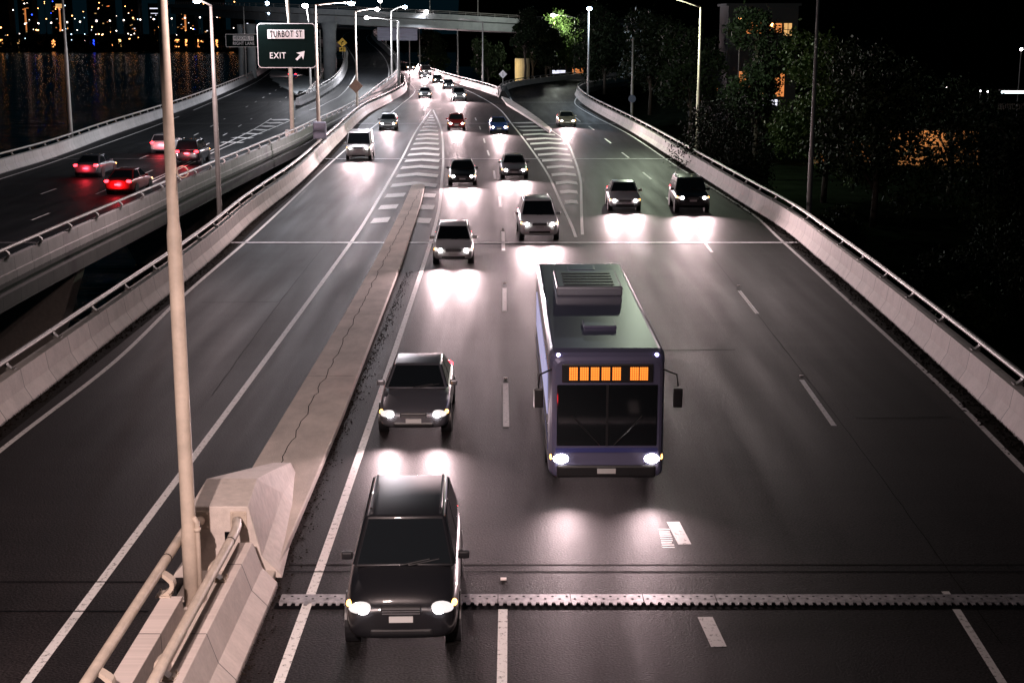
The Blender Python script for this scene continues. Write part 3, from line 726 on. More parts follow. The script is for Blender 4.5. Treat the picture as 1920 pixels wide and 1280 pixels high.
# ---------------------------------------------------------------- signs
def text_mesh(s, size, parent, name, m, loc, rot=(math.pi/2, 0, 0), squeeze=1.0, ext=.01, spacing=1.08, width=None):
    cu = bpy.data.curves.new('t', 'FONT'); cu.body = s; cu.size = size; cu.extrude = ext; cu.align_x = 'CENTER'; cu.align_y = 'CENTER'; cu.space_character = spacing
    cu.offset = size * .012
    to = bpy.data.objects.new('t', cu); C.objects.link(to)
    dg = bpy.context.evaluated_depsgraph_get(); me = bpy.data.meshes.new_from_object(to.evaluated_get(dg)); bpy.data.objects.remove(to)
    if width: xs_ = [v.co.x for v in me.vertices]; squeeze = width / (max(xs_) - min(xs_))
    for v in me.vertices: v.co.x *= squeeze
    me.materials.clear(); o = link(name, me, m, parent); o.location = loc; o.rotation_euler = rot; return o
def rrect(bm, w, h, r, y0, y1, cx=0, cz=0, seg=5):
    P = []
    for sx, sz, a0 in ((1,1,0),(-1,1,90),(-1,-1,180),(1,-1,270)):
        for k in range(seg + 1):
            a = R(a0 + 90 * k / seg); P.append((cx + sx*(w/2 - r) + r*math.cos(a), cz + sz*(h/2 - r) + r*math.sin(a)))
    a = [bm.verts.new((x, y0, z)) for x, z in P]; b = [bm.verts.new((x, y1, z)) for x, z in P]; n = len(P)
    bm.faces.new(a); bm.faces.new(b[::-1])
    for i in range(n): bm.faces.new((a[i], a[(i+1)%n], b[(i+1)%n], b[i]))
k = 129; c = Wp(538, 86, k); s = k / F
sg = empty('exit_sign', (Wp(543,290,k).x, c.y, Wp(543,289,k).z)); tag(sg, 'large dark exit sign for Turbot St with white border and arrow on a thick post', 'road sign')
lc = c - sg.location
bm = bmesh.new(); rrect(bm, 109*s, 82*s, .35, -.22, -.12, lc.x, lc.z); obj('border', bm, M['white_s'], sg)
bm = bmesh.new(); rrect(bm, 106.4*s, 79.4*s, .30, -.24, -.221, lc.x, lc.z); obj('panel', bm, M['green'], sg)
pc = Wp(537.5, 64.5, k) - sg.location
bm = bmesh.new(); rrect(bm, 69*s, 16.5*s, .04, -.26, -.241, pc.x, pc.z); obj('name_plate', bm, M['white_s'], sg)
text_mesh('TURBOT ST', .82, sg, 'lettering', M['green'], (pc.x, -.272, pc.z), width=61*s, spacing=1.15)
ec = Wp(521, 105, k) - sg.location; text_mesh('EXIT', .76, sg, 'lettering', M['white_s'], (ec.x, -.255, ec.z), width=30*s, spacing=1.15)
ac = Wp(563, 105, k) - sg.location
bm = bmesh.new(); A = [(-.45,-.30),(-.30,-.45),(.13,-.02),(.28,-.36),(.44,.44),(-.36,.28),(-.02,.13)]
A = [(x*.95, z*.95) for x, z in A]; a = [bm.verts.new((ac.x + x, -.262, ac.z + z)) for x, z in A]; b = [bm.verts.new((ac.x + x, -.241, ac.z + z)) for x, z in A]
bm.faces.new(a); bm.faces.new(b[::-1])
for i in range(7): bm.faces.new((a[i], a[(i+1)%7], b[(i+1)%7], b[i]))
obj('arrow', bm, M['white_s'], sg)
bm = bmesh.new(); tube(bm, [(0,0,0),(0,0,lc.z+1.6),(0,0,lc.z+1.7),(-.1,0,lc.z+7)], [.2,.19,.11,.09], 14); obj('post', bm, M['cream'], sg, True)
bm = bmesh.new()
for z in (.3, 1.5): box(bm, (0, 0, z), (.6, .5, .12))
box(bm, (-.35, .3, 1.0), (.5, 1.2, 2.0)); obj('bracket', bm, M['concp'], sg)
l = bpy.data.lights.new('lamp_light', 'POINT'); l.energy = 5000; l.color = (.85, .9, 1); l.shadow_soft_size = .2  # unseen lamp added on the sign pole to brighten the viaduct hatching
q = bpy.data.objects.new('lamp_light', l); C.objects.link(q); q.parent = sg; q.location = (-3.0, -.6, 13.2)
bm = bmesh.new(); tube(bm, [(-.1,0,12.0),(-.2,0,14.0),(-.8,0,14.3),(-2.6,-.6,14.4)], .07, 8); obj('arm', bm, M['cream'], sg, True)
bm = bmesh.new(); box(bm, (-3.0, -.6, 14.4), (.8, .3, .14), bev=.04); obj('lamp_head', bm, M['steel'], sg)
k = 262; c = Wp(453.5, 76.5, k); s = k / F
hs = empty('direction_sign', (Wp(459,142,k).x, c.y, 0)); tag(hs, 'smaller dark sign reading Herschel St right lane, left of the exit sign', 'road sign'); lc = c - hs.location
bm = bmesh.new(); rrect(bm, 60*s, 24*s, .1, -.2, -.12, lc.x, lc.z); obj('border', bm, M['white_s'], hs)
bm = bmesh.new(); rrect(bm, 58.4*s, 22.4*s, .1, -.22, -.201, lc.x, lc.z); obj('panel', bm, M['green'], hs)
pc = Wp(457, 72, k) - hs.location; bm = bmesh.new(); rrect(bm, 39*s, 9*s, .02, -.24, -.221, pc.x, pc.z); obj('name_plate', bm, M['white_s'], hs)
text_mesh('HERSCHEL ST', .82, hs, 'lettering', M['green'], (pc.x, -.252, pc.z), width=36*s)
pc = Wp(457, 82, k) - hs.location; text_mesh('RIGHT LANE', .8, hs, 'lettering', M['white_s'], (pc.x, -.235, pc.z), width=40*s)
bm = bmesh.new(); tube(bm, [(0,0,-1.5),(0,0,lc.z+2),(0,0,lc.z+6)], [.16,.14,.10], 10); obj('post', bm, M['steel'], hs, True)
# yellow curve warning
c = Gp(640, 100, 0, True); k = 270
c = Wp(642, 84, 262); ys = empty('curve_warning_sign', (c.x, c.y, ramp_h(c.y))); tag(ys, 'yellow diamond curve warning sign with a speed plate beneath, at the ramp edge', 'road sign'); lc = c - ys.location
bm = bmesh.new(); box(bm, (0, -.1, lc.z + .35), (1.25, .05, 1.25), Matrix.Rotation(R(45), 3, 'Y')); obj('diamond', bm, M['yellow_s'], ys)
bm = bmesh.new(); box(bm, (0, -.1, lc.z - .85), (1.15, .05, .75)); obj('speed_plate', bm, M['yellow_s'], ys)
bm = bmesh.new(); tube(bm, [(-.15,-.15,lc.z-.0),(-.15,-.15,lc.z+.3),(.0,-.15,lc.z+.5),(.15,-.15,lc.z+.6)], .07, 6); tube(bm, [(.1,-.15,lc.z+.5),(.28,-.15,lc.z+.7)], [.16,.01], 6); obj('curve_arrow', bm, M['dark'], ys)
text_mesh('45', .7, ys, 'lettering', M['dark'], (0, -.14, lc.z - .85))
bm = bmesh.new(); cyl(bm, (0,0,0), (0,0,lc.z+1.1), .06); obj('post', bm, M['steel'], ys)
# white diamond seen from behind the far parapet
c = Wp(943, 139.5, 225); ws = empty('diamond_sign', (c.x, c.y, .0)); tag(ws, 'pale diamond sign on a thin post behind the merge nose', 'road sign'); lc = c - ws.location
bm = bmesh.new(); box(bm, (0, -.1, lc.z), (.92, .04, .92), Matrix.Rotation(R(45), 3, 'Y'), .02); obj('diamond', bm, mat('pale_sign', (.7,.65,.68), .5), ws)
bm = bmesh.new(); box(bm, (0, -.13, lc.z), (.05, .02, .7)); obj('stripe', bm, M['dark'], ws)
bm = bmesh.new(); cyl(bm, (0,0,0), (0,0,lc.z+.3), .05); obj('post', bm, M['steel'], ws)
# large sign seen from its back
k = 292; c = Wp(745, 62, k); s = k / F
gs = empty('large_sign', (c.x, c.y, 0)); tag(gs, 'wide grey sign seen from its ribbed back below the overpass', 'road sign'); lc = c - gs.location
bm = bmesh.new(); rrect(bm, 75*s, 28*s, .25, -.1, 0, lc.x, lc.z); obj('panel', bm, M['alu'], gs)
for i in range(7):
    bm = bmesh.new(); box(bm, (0, -.18, lc.z - 1.3 + i*.43), (75*s - .3, .12, .07)); obj('stiffener', bm, M['alu'], gs)
for x in (-2.4, 0, 2.4):
    bm = bmesh.new(); cyl(bm, (x, .2, 0), (x, .2, lc.z + 1.2), .12); obj('post', bm, M['steel'], gs)

# gantry ladder beside the big pier
k = 272; gt = empty('sign_gantry', (Wp(602,130,k).x, k, 0)); tag(gt, 'slim steel lattice tower left of the big round pier', 'gantry')
bm = bmesh.new()
for x in (-.55, .55): cyl(bm, (x, 0, 0), (x, 0, 9.3), .06, seg=6); cyl(bm, (x, .6, 0), (x, .6, 9.3), .06, seg=6)
obj('uprights', bm, M['steel'], gt); bm = bmesh.new()
for i in range(8): box(bm, (0, 0, 1 + i*1.15), (1.1, .05, .06)); box(bm, (0, .6, 1.4 + i*1.1), (1.1, .05, .06))
obj('rungs', bm, M['steel'], gt)

# ---------------------------------------------------------------- overpass and its piers
ovp = smooth_path([Wp(320, 26, 420), Wp(400, 32, 340), Wp(480, 38, 290), Wp(590, 44, 274), Wp(700, 49, 277), Wp(830, 54, 285), Wp(951, 60, 297), Wp(1060, 64, 312), Wp(1250, 68, 345)], 4)
ov = empty('overpass', ovp[0]); tag(ov, 'grey concrete overpass crossing high over the ramp and bright lanes', 'overpass')
lp = [p - ovp[0] for p in ovp]
sweep('girder', lp, [(0, 0), (0, 1.55), (-8.5, 1.55), (-8.5, 0)], M['fascia'], ov)
sweep('deck_slab', lp, [(1.3, 1.75), (1.3, 2.05), (-10, 2.05), (-10, 1.56), (.05, 1.56)], M['fascia'], ov)
sweep('parapet', lp, [(1.32, 2.06), (1.32, 2.75), (1.05, 2.75), (1.05, 2.06)], M['fascia'], ov)
bm = bmesh.new(); tube(bm, off_path(lp, 1.2, 3.35), .07, 6); tube(bm, off_path(lp, 1.2, 3.05), .05, 6); obj('handrail', bm, M['steel'], ov)
mid = off_path(lp, 1.2, 2.75)
for i in range(60):
    q, t = at_s(mid, 6 + i * 4)
    bm = bmesh.new(); box(bm, (0, 0, .3), (.09, .09, .62)); 
    if i == 0: pm = obj('handrail_post', bm, M['steel'], ov); pm.location = q; pmesh = pm.data
    else: 
        bm.free(); o = bpy.data.objects.new('handrail_post', pmesh); C.objects.link(o); o.parent = ov; o.location = q
def pier(px, k, rx, z0, z1, label, lean=0):
    X = k * (px - 960) / F; bm = bmesh.new()
    tube(bm, [(0,0,z0),(0,0,z1-1.6),(0,0,z1)], [rx, rx, rx*1.25], 20); o = obj('bridge_pier', bm, M['fascia'], None, True); o.location = (X, k, 0); return tag(o, label, 'pier')
pier(625, 276, 1.25, -9, 10.6, 'big round grey pier under the overpass, left of the slip ramp')
pier(481, 288, .85, -9, 10.4, 'round pier at the left end of the overpass, behind the exit sign')
pier(462, 292, .55, -9, 10.3, 'thinner pier furthest left under the overpass')
# overpass lamps
for px, py, k_, y0, lab, lm, e in ((503, 7, 300, 24, 'blue white lamp on the left part of the overpass', 'lamp_b', 0), (507, 25, 285, 36, 'small blue lamp low on the left end of the overpass', 'lamp_b', 0), (714, 2, 276, 20, 'white lamp on the overpass above the large sign', 'lamp_w', 0),
                            (800, 23, 281, 30, 'white bulkhead lamp on the overpass parapet', 'lamp_w', 1200)):
    b = Wp(px, y0, k_); t = Wp(px, py, k_); root = empty('overpass_lamp', (b.x, b.y - .9, b.z)); tag(root, lab, 'lamp', 'overpass lamps')
    bm = bmesh.new(); cyl(bm, (0,0,0), (0,0,t.z - b.z), .07); obj('pole', bm, M['steel'], root)
    bm = bmesh.new(); bmesh.ops.create_icosphere(bm, subdivisions=2, radius=.42 if py != 25 else .35, matrix=Matrix.Translation((0, 0, t.z - b.z))); obj('lens', bm, M[lm], root, True)
    if e: spot(root, (0, -.8, t.z - b.z), (0, -2, -4), e, (.9, .92, 1), 160, .6)
for px, lab in ((806, 'bare mast on the overpass left of centre'), (896, 'bare mast on the right part of the overpass')):
    b = Wp(px, 24 if px < 850 else 30, 284 if px < 850 else 292); bm = bmesh.new(); cyl(bm, (0,0,0), (0,0,7), .1, .07); o = obj('lamp_mast', bm, M['steel']); o.location = (b.x, b.y, b.z); tag(o, lab, 'mast')
# viaduct piers in the gap
for Y, lab in ((36, 'nearest flared viaduct pier in the dark gap'), (67, 'flared wall pier at the left edge, deep in the dark gap'), (110.8, 'lit flared viaduct pier below the near viaduct parapet'), (153, 'distant flared viaduct pier below the lamp pole box')):
    xr = xpath(LR_base, Y) + .3; bm = bmesh.new()
    P = [(xr, -1.0), (xr - 1.2, -4.5), (xr - 3.2, -8.5), (xr - 3.2, -13), (xr - 9.5, -13), (xr - 9.5, -8.5), (xr - 11.5, -4.5), (xr - 12.7, -1.0)]
    a = [bm.verts.new((x - xr, -.8, z)) for x, z in P]; b = [bm.verts.new((x - xr, .8, z)) for x, z in P]; bm.faces.new(a); bm.faces.new(b[::-1])
    for i in range(8): bm.faces.new((a[i], a[(i+1)%8], b[(i+1)%8], b[i]))
    o = obj('viaduct_pier', bm, M['concp']); o.location = (xr, Y, 0); tag(o, lab, 'pier')
    bvm = o.modifiers.new('bevel', 'BEVEL'); bvm.width = .08

# ---------------------------------------------------------------- vehicles
def loft_sections(stations):
    bm = bmesh.new(); rings = []
    for y, w, zl, zw, ze, zc in stations:
        half = [(0, zl), (.82*w, zl), (.97*w, zl + .09), (w, zw), (.97*w, ze - .09), (.86*w, ze), (.45*w, zc), (0, zc)]
        ring = half + [(-x, z) for x, z in half[-2:0:-1]]
        rings.append([bm.verts.new((x, y, z)) for x, z in ring])
    n = len(rings[0])
    for a, b in zip(rings, rings[1:]):
        for k in range(n): bm.faces.new((a[k], a[(k+1)%n], b[(k+1)%n], b[k]))
    bm.faces.new(rings[0][::-1]); bm.faces.new(rings[-1]); return bm
def paint(name, c): return mat(name, c, .32, .25, coat=.8)
def wheel(parent, x, y, r):
    w = empty('wheel', (x, y, r)); w.parent = parent; s = 1 if x > 0 else -1
    bm = bmesh.new(); prof = [(-.1, r*.62), (-.1, r*.92), (-.07, r), (.07, r), (.1, r*.92), (.1, r*.62)]
    N = 24; rings = [[bm.verts.new((a, q*math.cos(2*math.pi*i/N), q*math.sin(2*math.pi*i/N))) for a, q in prof] for i in range(N)]
    for i in range(N):
        A, B = rings[i], rings[(i+1)%N]
        for k in range(6): bm.faces.new((A[k], A[(k+1)%6], B[(k+1)%6], B[k]))
    obj('tyre', bm, M['rubber'], w, True)
    bm = bmesh.new(); cyl(bm, (s*.05,0,0), (s*.085,0,0), r*.16, seg=10)
    for i in range(5):
        a = 2*math.pi*i/5; box(bm, (s*.06, r*.36*math.cos(a), r*.36*math.sin(a)), (.035, r*.56, r*.15), Matrix.Rotation(a, 3, 'X'))
    tube(bm, [Vector((s*.06, r*.6*math.cos(a), r*.6*math.sin(a))) for a in np.linspace(0, 2*math.pi, 25)], .025, 6, caps=False)
    cyl(bm, (-s*.02,0,0), (s*.0,0,0), r*.6, seg=20); obj('rim', bm, M['rim'], w)
def quad_panel(name, c, inset, push, m, parent, n=None):
    """glass pane a hair proud of a flat cabin face given by its four corners"""
    c = [Vector(x) for x in c]; ctr = sum(c, Vector()) / 4
    nr = (c[1] - c[0]).cross(c[3] - c[0]).normalized()
    if nr.dot(n) < 0: nr = -nr
    q = []
    for i in range(4):
        a, b, d = c[i], c[(i+1)%4], c[(i-1)%4]; q.append(a + (b - a).normalized()*inset + (d - a).normalized()*inset)
    bm = bmesh.new(); f = [bm.verts.new(x + nr*push) for x in q]; g = [bm.verts.new(x - nr*.02) for x in q]; bm.faces.new(f); bm.faces.new(g[::-1])
    for i in range(4): bm.faces.new((f[i], f[(i+1)%4], g[(i+1)%4], g[i]))
    o = obj(name, bm, m, parent); return o
SPEC = {
 'sedan': dict(L=4.6, W=.9, st=[(-2.30,.60,.34,.46,.58,.60),(-2.24,.76,.26,.48,.65,.68),(-2.02,.86,.20,.52,.73,.77),(-1.5,.90,.18,.58,.82,.88),(-.95,.90,.18,.62,.91,.97),(0,.91,.18,.65,.94,.97),(.9,.91,.18,.66,.96,.99),(1.6,.90,.2,.66,.98,1.03),(2.1,.85,.26,.62,.96,1.0),(2.26,.78,.36,.62,.90,.93),(2.30,.66,.42,.6,.84,.86)],
     cab=(.93,-.98,1.72,.80, 1.43,-.28,.92,.60), wb=(-1.42,1.36), r=.32),
 'hatchback': dict(L=4.1, W=.87, st=[(-2.05,.60,.34,.48,.62,.64),(-1.99,.76,.26,.5,.70,.73),(-1.78,.84,.20,.55,.80,.84),(-1.35,.87,.18,.6,.90,.95),(-.95,.88,.18,.63,.95,1.0),(0,.88,.18,.66,.97,1.0),(.9,.88,.18,.68,.99,1.0),(1.5,.87,.2,.68,1.0,1.02),(1.92,.83,.28,.64,.98,1.0),(2.05,.74,.4,.62,.9,.92)],
     cab=(.95,-1.05,1.93,.79, 1.50,-.35,1.45,.62), wb=(-1.25,1.25), r=.31),
 'wagon': dict(L=4.7, W=.94, st=[(-2.35,.66,.40,.56,.78,.80),(-2.28,.82,.32,.6,.88,.91),(-2.05,.91,.26,.62,.97,1.01),(-1.6,.94,.24,.68,1.04,1.09),(-1.1,.95,.24,.7,1.08,1.12),(0,.95,.24,.72,1.10,1.13),(1.0,.95,.24,.74,1.12,1.13),(1.8,.94,.26,.74,1.12,1.13),(2.2,.9,.34,.7,1.08,1.10),(2.35,.82,.45,.7,1.0,1.02)],
     cab=(1.08,-1.12,2.2,.86, 1.76,-.45,1.85,.68), wb=(-1.45,1.42), r=.37),
 'van': dict(L=5.0, W=.97, st=[(-2.5,.72,.38,.55,.86,.88),(-2.44,.86,.3,.6,.98,1.02),(-2.25,.94,.26,.7,1.10,1.15),(-1.9,.96,.25,.75,1.18,1.22),(-1.2,.97,.25,.8,1.2,1.22),(0,.97,.25,.8,1.2,1.22),(1.2,.97,.25,.8,1.2,1.22),(2.2,.96,.27,.8,1.2,1.22),(2.45,.93,.34,.78,1.15,1.18),(2.5,.86,.45,.78,1.05,1.08)],
     cab=(1.16,-2.0,2.44,.92, 2.05,-1.25,2.36,.82), wb=(-1.6,1.5), r=.34),
}
PAINTS = {'white': paint('white_paint', (.62,.62,.64)), 'silver': paint('silver_paint', (.32,.33,.35)), 'black': paint('black_paint', (.012,.012,.015)), 'red': paint('red_paint', (.30,.02,.02)),
          'blue': paint('blue_paint', (.03,.06,.22)), 'grey': paint('grey_paint', (.10,.10,.115)), 'green': paint('green_paint', (.03,.10,.07)), 'beige': paint('beige_paint', (.33,.29,.24))}
def build_car(kind, colour, tail=False):
    S = SPEC[kind]; root = empty('car' if kind != 'van' else 'van'); pm = PAINTS[colour]; L2 = S['L'] / 2
    body = obj('body', loft_sections(S['st']), pm, root, True); sb = body.modifiers.new('sub', 'SUBSURF'); sb.levels = 2; sb.render_levels = 2
    z0, ya, yb, w0, z1, yc, yd, w1 = S['cab']
    bm = bmesh.new()
    lo = [(-w0, ya, z0), (w0, ya, z0), (w0, yb, z0), (-w0, yb, z0)]; hi = [(-w1, yc, z1), (w1, yc, z1), (w1, yd, z1), (-w1, yd, z1)]
    a = [bm.verts.new(p) for p in lo]; b = [bm.verts.new(p) for p in hi]; bm.faces.new(a[::-1]); bm.faces.new(b)
    for i in range(4): bm.faces.new((a[i], a[(i+1)%4], b[(i+1)%4], b[i]))
    cab = obj('cabin', bm, pm, root, True); bv = cab.modifiers.new('bevel', 'BEVEL'); bv.width = .06; bv.segments = 3; bv.limit_method = 'ANGLE'
    quad_panel('windscreen', (lo[0], lo[1], hi[1], hi[0]), .07, .012, M['glass'], root, Vector((0,-1,.5)))
    quad_panel('rear_window', (lo[2], lo[3], hi[3], hi[2]), .09, .012, M['glass'], root, Vector((0,1,.5)))
    for s in (-1, 1):
        A = Vector((s*w0, ya, z0)); B = Vector((s*w0, yb, z0)); D = Vector((s*w1, yc, z1)); E = Vector((s*w1, yd, z1))
        cut = (.0, .46, 1.0) if kind != 'van' else (0, .34, 1)
        for t0, t1 in zip(cut, cut[1:]):
            q = [A.lerp(B, t0), A.lerp(B, t1), D.lerp(E, t1), D.lerp(E, t0)]
            if kind == 'van' and t1 == 1: continue
            quad_panel('side_window', q, .05, .012, M['glass'], root, Vector((s, 0, .2)))
        bm = bmesh.new(); box(bm, (s*(w0+.13), ya + .45, z0 + .06), (.2, .1, .14), bev=.035); obj('mirror', bm, pm, root)
        for y in S['wb']:
            wheel(root, s*(S['W'] - .10), y, S['r'])
            bm = bmesh.new(); cyl(bm, (s*(S['W']-.25), y, S['r']), (s*(S['W']+.004), y, S['r']), S['r']*1.16, seg=24); obj('wheel_arch', bm, M['trim'], root)
    zf = S['st'][1][4] ; fy = -L2 + .02
    for s in (-1, 1):
        bm = bmesh.new(); bmesh.ops.create_uvsphere(bm, u_segments=14, v_segments=8, radius=1, matrix=Matrix.Translation((s*.60*S['W']/.9, fy + .12, zf - .04)) @ Matrix.Rotation(R(-s*22), 4, 'Z') @ Matrix.Diagonal((.22, .16, .085, 1)))
        hl = obj('headlight', bm, M['housing'], root, True)
        bm = bmesh.new(); bmesh.ops.create_uvsphere(bm, u_segments=12, v_segments=8, radius=1, matrix=Matrix.Translation((s*.58*S['W']/.9, fy + .035, zf - .045)) @ Matrix.Diagonal((.105, .10, .075, 1))); obj('bulb', bm, M['head'], hl, True)
        if not tail:
            bm = bmesh.new(); bmesh.ops.create_uvsphere(bm, u_segments=10, v_segments=6, radius=1, matrix=Matrix.Translation((s*.80*S['W']/.9, fy + .28, zf - .03)) @ Matrix.Diagonal((.06, .12, .05, 1))); obj('indicator', bm, M['drl'], hl, True)
        bm = bmesh.new(); zt = S['st'][-3][4] - .12
        bmesh.ops.create_uvsphere(bm, u_segments=12, v_segments=8, radius=1, matrix=Matrix.Translation((s*.66*S['W']/.9, L2 - .08, zt)) @ Matrix.Diagonal((.17, .10, .10, 1))); obj('tail_light', bm, M['tail'], root, True)
    bm = bmesh.new(); box(bm, (0, fy + .03, zf - .06), (.66, .1, .13), bev=.03); gr = obj('grille', bm, M['trim'], root)
    bm = bmesh.new()
    for i in range(3): box(bm, (0, fy - .025, zf - .10 + i*.04), (.6, .02, .008))
    obj('grille_bars', bm, M['rim'], gr)
    bm = bmesh.new(); box(bm, (0, fy + .05, .36 if kind != 'wagon' else .46), (1.0, .14, .12), bev=.04); obj('air_intake', bm, M['trim'], root)
    bm = bmesh.new(); box(bm, (0, fy - .035, zf - .19), (.38, .02, .1)); obj('number_plate', bm, M['plate_w'], root)
    bm = bmesh.new(); box(bm, (0, L2 + .0, zf), (.38, .03, .1)); obj('number_plate', bm, M['plate_w'], root)
    if kind in ('wagon', 'van'):
        for s in (-1, 1): bm = bmesh.new(); tube(bm, [(s*w1*.88, yc + .25, z1 + .05), (s*w1*.88, yd - .2, z1 + .05)], .022, 6); obj('roof_rail', bm, M['trim'], root)
    bm = bmesh.new()
    for s in (-1, 1): tube(bm, [(s*.08, ya - .02, z0 + .045), (s*.08 + .5, ya + .10, z0 + .11)], .012, 5)
    obj('wiper', bm, M['trim'], root)
    return root
def copy_tree(o, parent=None):
    c = o.copy(); C.objects.link(c); c.parent = parent
    for ch in o.children: copy_tree(ch, c)
    return c
PROTO = {}
def place_car(kind, colour, pos, ang, label, energy=900, tail=False, group='cars coming down the bright lanes'):
    key = (kind, colour, tail)
    if key not in PROTO: PROTO[key] = c = build_car(kind, colour, tail)
    else: c = copy_tree(PROTO[key])
    for ch in list(c.children):
        if ch.type == 'LIGHT': bpy.data.objects.remove(ch)
    c.location = pos; c.rotation_euler = (0, 0, ang); tag(c, label, 'car' if kind != 'van' else 'van', group)
    PEND.append((c, SPEC[kind]['L'], SPEC[kind]['st'][1][4], energy, tail)); return c
PEND = []; HB = 1.7
# direction of travel by lane, from the traced lines: ang = rotation so the front (-Y) points down the lane
def lane_pos(xl, yl, dxdy): return Vector((xl, yl, 0)), -math.atan(dxdy)
def car_px(kind, colour, hx, hy, to, label, **kw):
    """hx,hy: photo pixel of the middle of the two headlights; to: a pixel of the same trail nearer the camera"""
    h = .65; a = Gp(hx, hy, h); b = Gp(to[0], to[1], h); d = (b - a); d.z = 0; d.normalize()
    ang = math.atan2(d.y, d.x) + math.pi / 2
    pos = a - d * (SPEC[kind]['L'] / 2); pos.z = 0.006; return place_car(kind, colour, pos, ang, label, **kw)
g_main = 'cars coming down the bright lanes'
car_px('wagon', 'black', 752, 1165, (738,1280), 'black wagon nearest the viewer, beside the near median, headlights on', energy=520)
car_px('sedan', 'grey', 775, 775, (735,950), 'grey sedan halfway down the lane beside the long concrete strip', energy=600)
car_px('hatchback', 'white', 850, 470, (848,540), 'white hatchback beside the tip of the concrete strip', energy=1200)
car_px('sedan', 'black', 867, 330, (865,400), 'black sedan level with the left chevrons', energy=1500)
car_px('hatchback', 'red', 856, 232, (866,262), 'red hatchback just past the tip of the left chevrons', energy=2200)
car_px('wagon', 'white', 1012, 428, (1040,500), 'white wagon following behind the bus', energy=1200)
car_px('sedan', 'silver', 965, 318, (990,380), 'silver sedan between the lane dashes and the right chevrons', energy=1500)
car_px('sedan', 'blue', 936, 238, (955,270), 'dark blue sedan near the top of the right chevrons', energy=2200)
car_px('van', 'white', 672, 285, (648,318), 'white van in the exit lane, close to the left parapet', energy=1100)
car_px('hatchback', 'silver', 727, 232, (712,252), 'silver hatchback following the white van in the exit lane', energy=1100)
car_px('sedan', 'white', 1172, 375, (1190,415), 'white sedan in the slip road lane right of the right chevrons', energy=1300)
car_px('wagon', 'black', 1300, 378, (1345,425), 'black wagon in the outermost right lane', energy=1300)
car_px('sedan', 'beige', 1064, 226, (1085,245), 'beige sedan rounding the merging slip road', energy=2600)
for i, (hx, hy, tx, ty, kd, col, lab) in enumerate((
    (797,176,800,186,'sedan','silver','silver sedan alone on the left side just before the bend'),
    (862,181,880,193,'wagon','white','white wagon on the right side approaching the thin joint line'),
    (842,160,856,169,'hatchback','grey','grey hatchback close behind the white wagon near the bend'),
    (796,142,806,150,'sedan','white','white sedan in the middle of the far bend'),
    (822,150,838,158,'sedan','black','black sedan by the far parapet in the bend'),
    (770,128,786,136,'wagon','silver','silver wagon in the far bend, left lane'),
    (800,136,814,142,'van','white','white van by the burnt white far parapet'),
    (760,119,775,125,'sedan','red','red sedan furthest away but one in the bend'),
    (778,126,790,131,'hatchback','white','white hatchback tight behind the far van'))):
    car_px(kd, col, hx, hy, (tx, ty), lab, energy=3500 if i < 3 else 9000)
# tail-lit cars on the viaduct, driving away
def away_px(kind, colour, hx, hy, frm, label):
    h = .8; a = Gp(hx, hy, h); b = Gp(frm[0], frm[1], h); d = (a - b); d.z = 0; d.normalize()
    ang = math.atan2(d.y, d.x) + math.pi / 2; pos = a + d * (SPEC[kind]['L'] / 2); pos.z = .006
    return place_car(kind, colour, pos, ang, label, energy=1500, tail=False, group='cars driving away along the viaduct')
away_px('sedan', 'grey', 160, 312, (0,362), 'grey sedan driving away in the riverside viaduct lane, red tail lights')
away_px('hatchback', 'silver', 300, 270, (150,320), 'silver hatchback driving away at the front of the riverside viaduct lane')
away_px('sedan', 'red', 220, 342, (130,372), 'red sedan driving away in the near viaduct lane, red tail lights')
away_px('wagon', 'black', 350, 290, (185,362), 'black wagon driving away beside the hatching on the viaduct')
away_px('hatchback', 'blue', 548, 140, (540,150), 'blue hatchback far along the viaduct below the exit sign')
for c, L, zf, e, tail in PEND:
    near_ = c.location.y < 130
    for s in ((-.6, .6) if near_ else (0,)):
        spot(c, (s, -L/2 - .12, zf - .02), (s, -L/2 - 16, .1), HB * e * (1 if near_ else 2), (1, .73, .75), 90, 1.0, .07, 'headlight_beam')
    if c.get('group', '').startswith('cars driving away') and near_:
        l = bpy.data.lights.new('tail_glow', 'POINT'); l.energy = 90; l.color = (1, .03, .05); l.shadow_soft_size = .2
        o = bpy.data.objects.new('tail_glow', l); C.objects.link(o); o.parent = c; o.location = (0, L/2 + .25, zf)

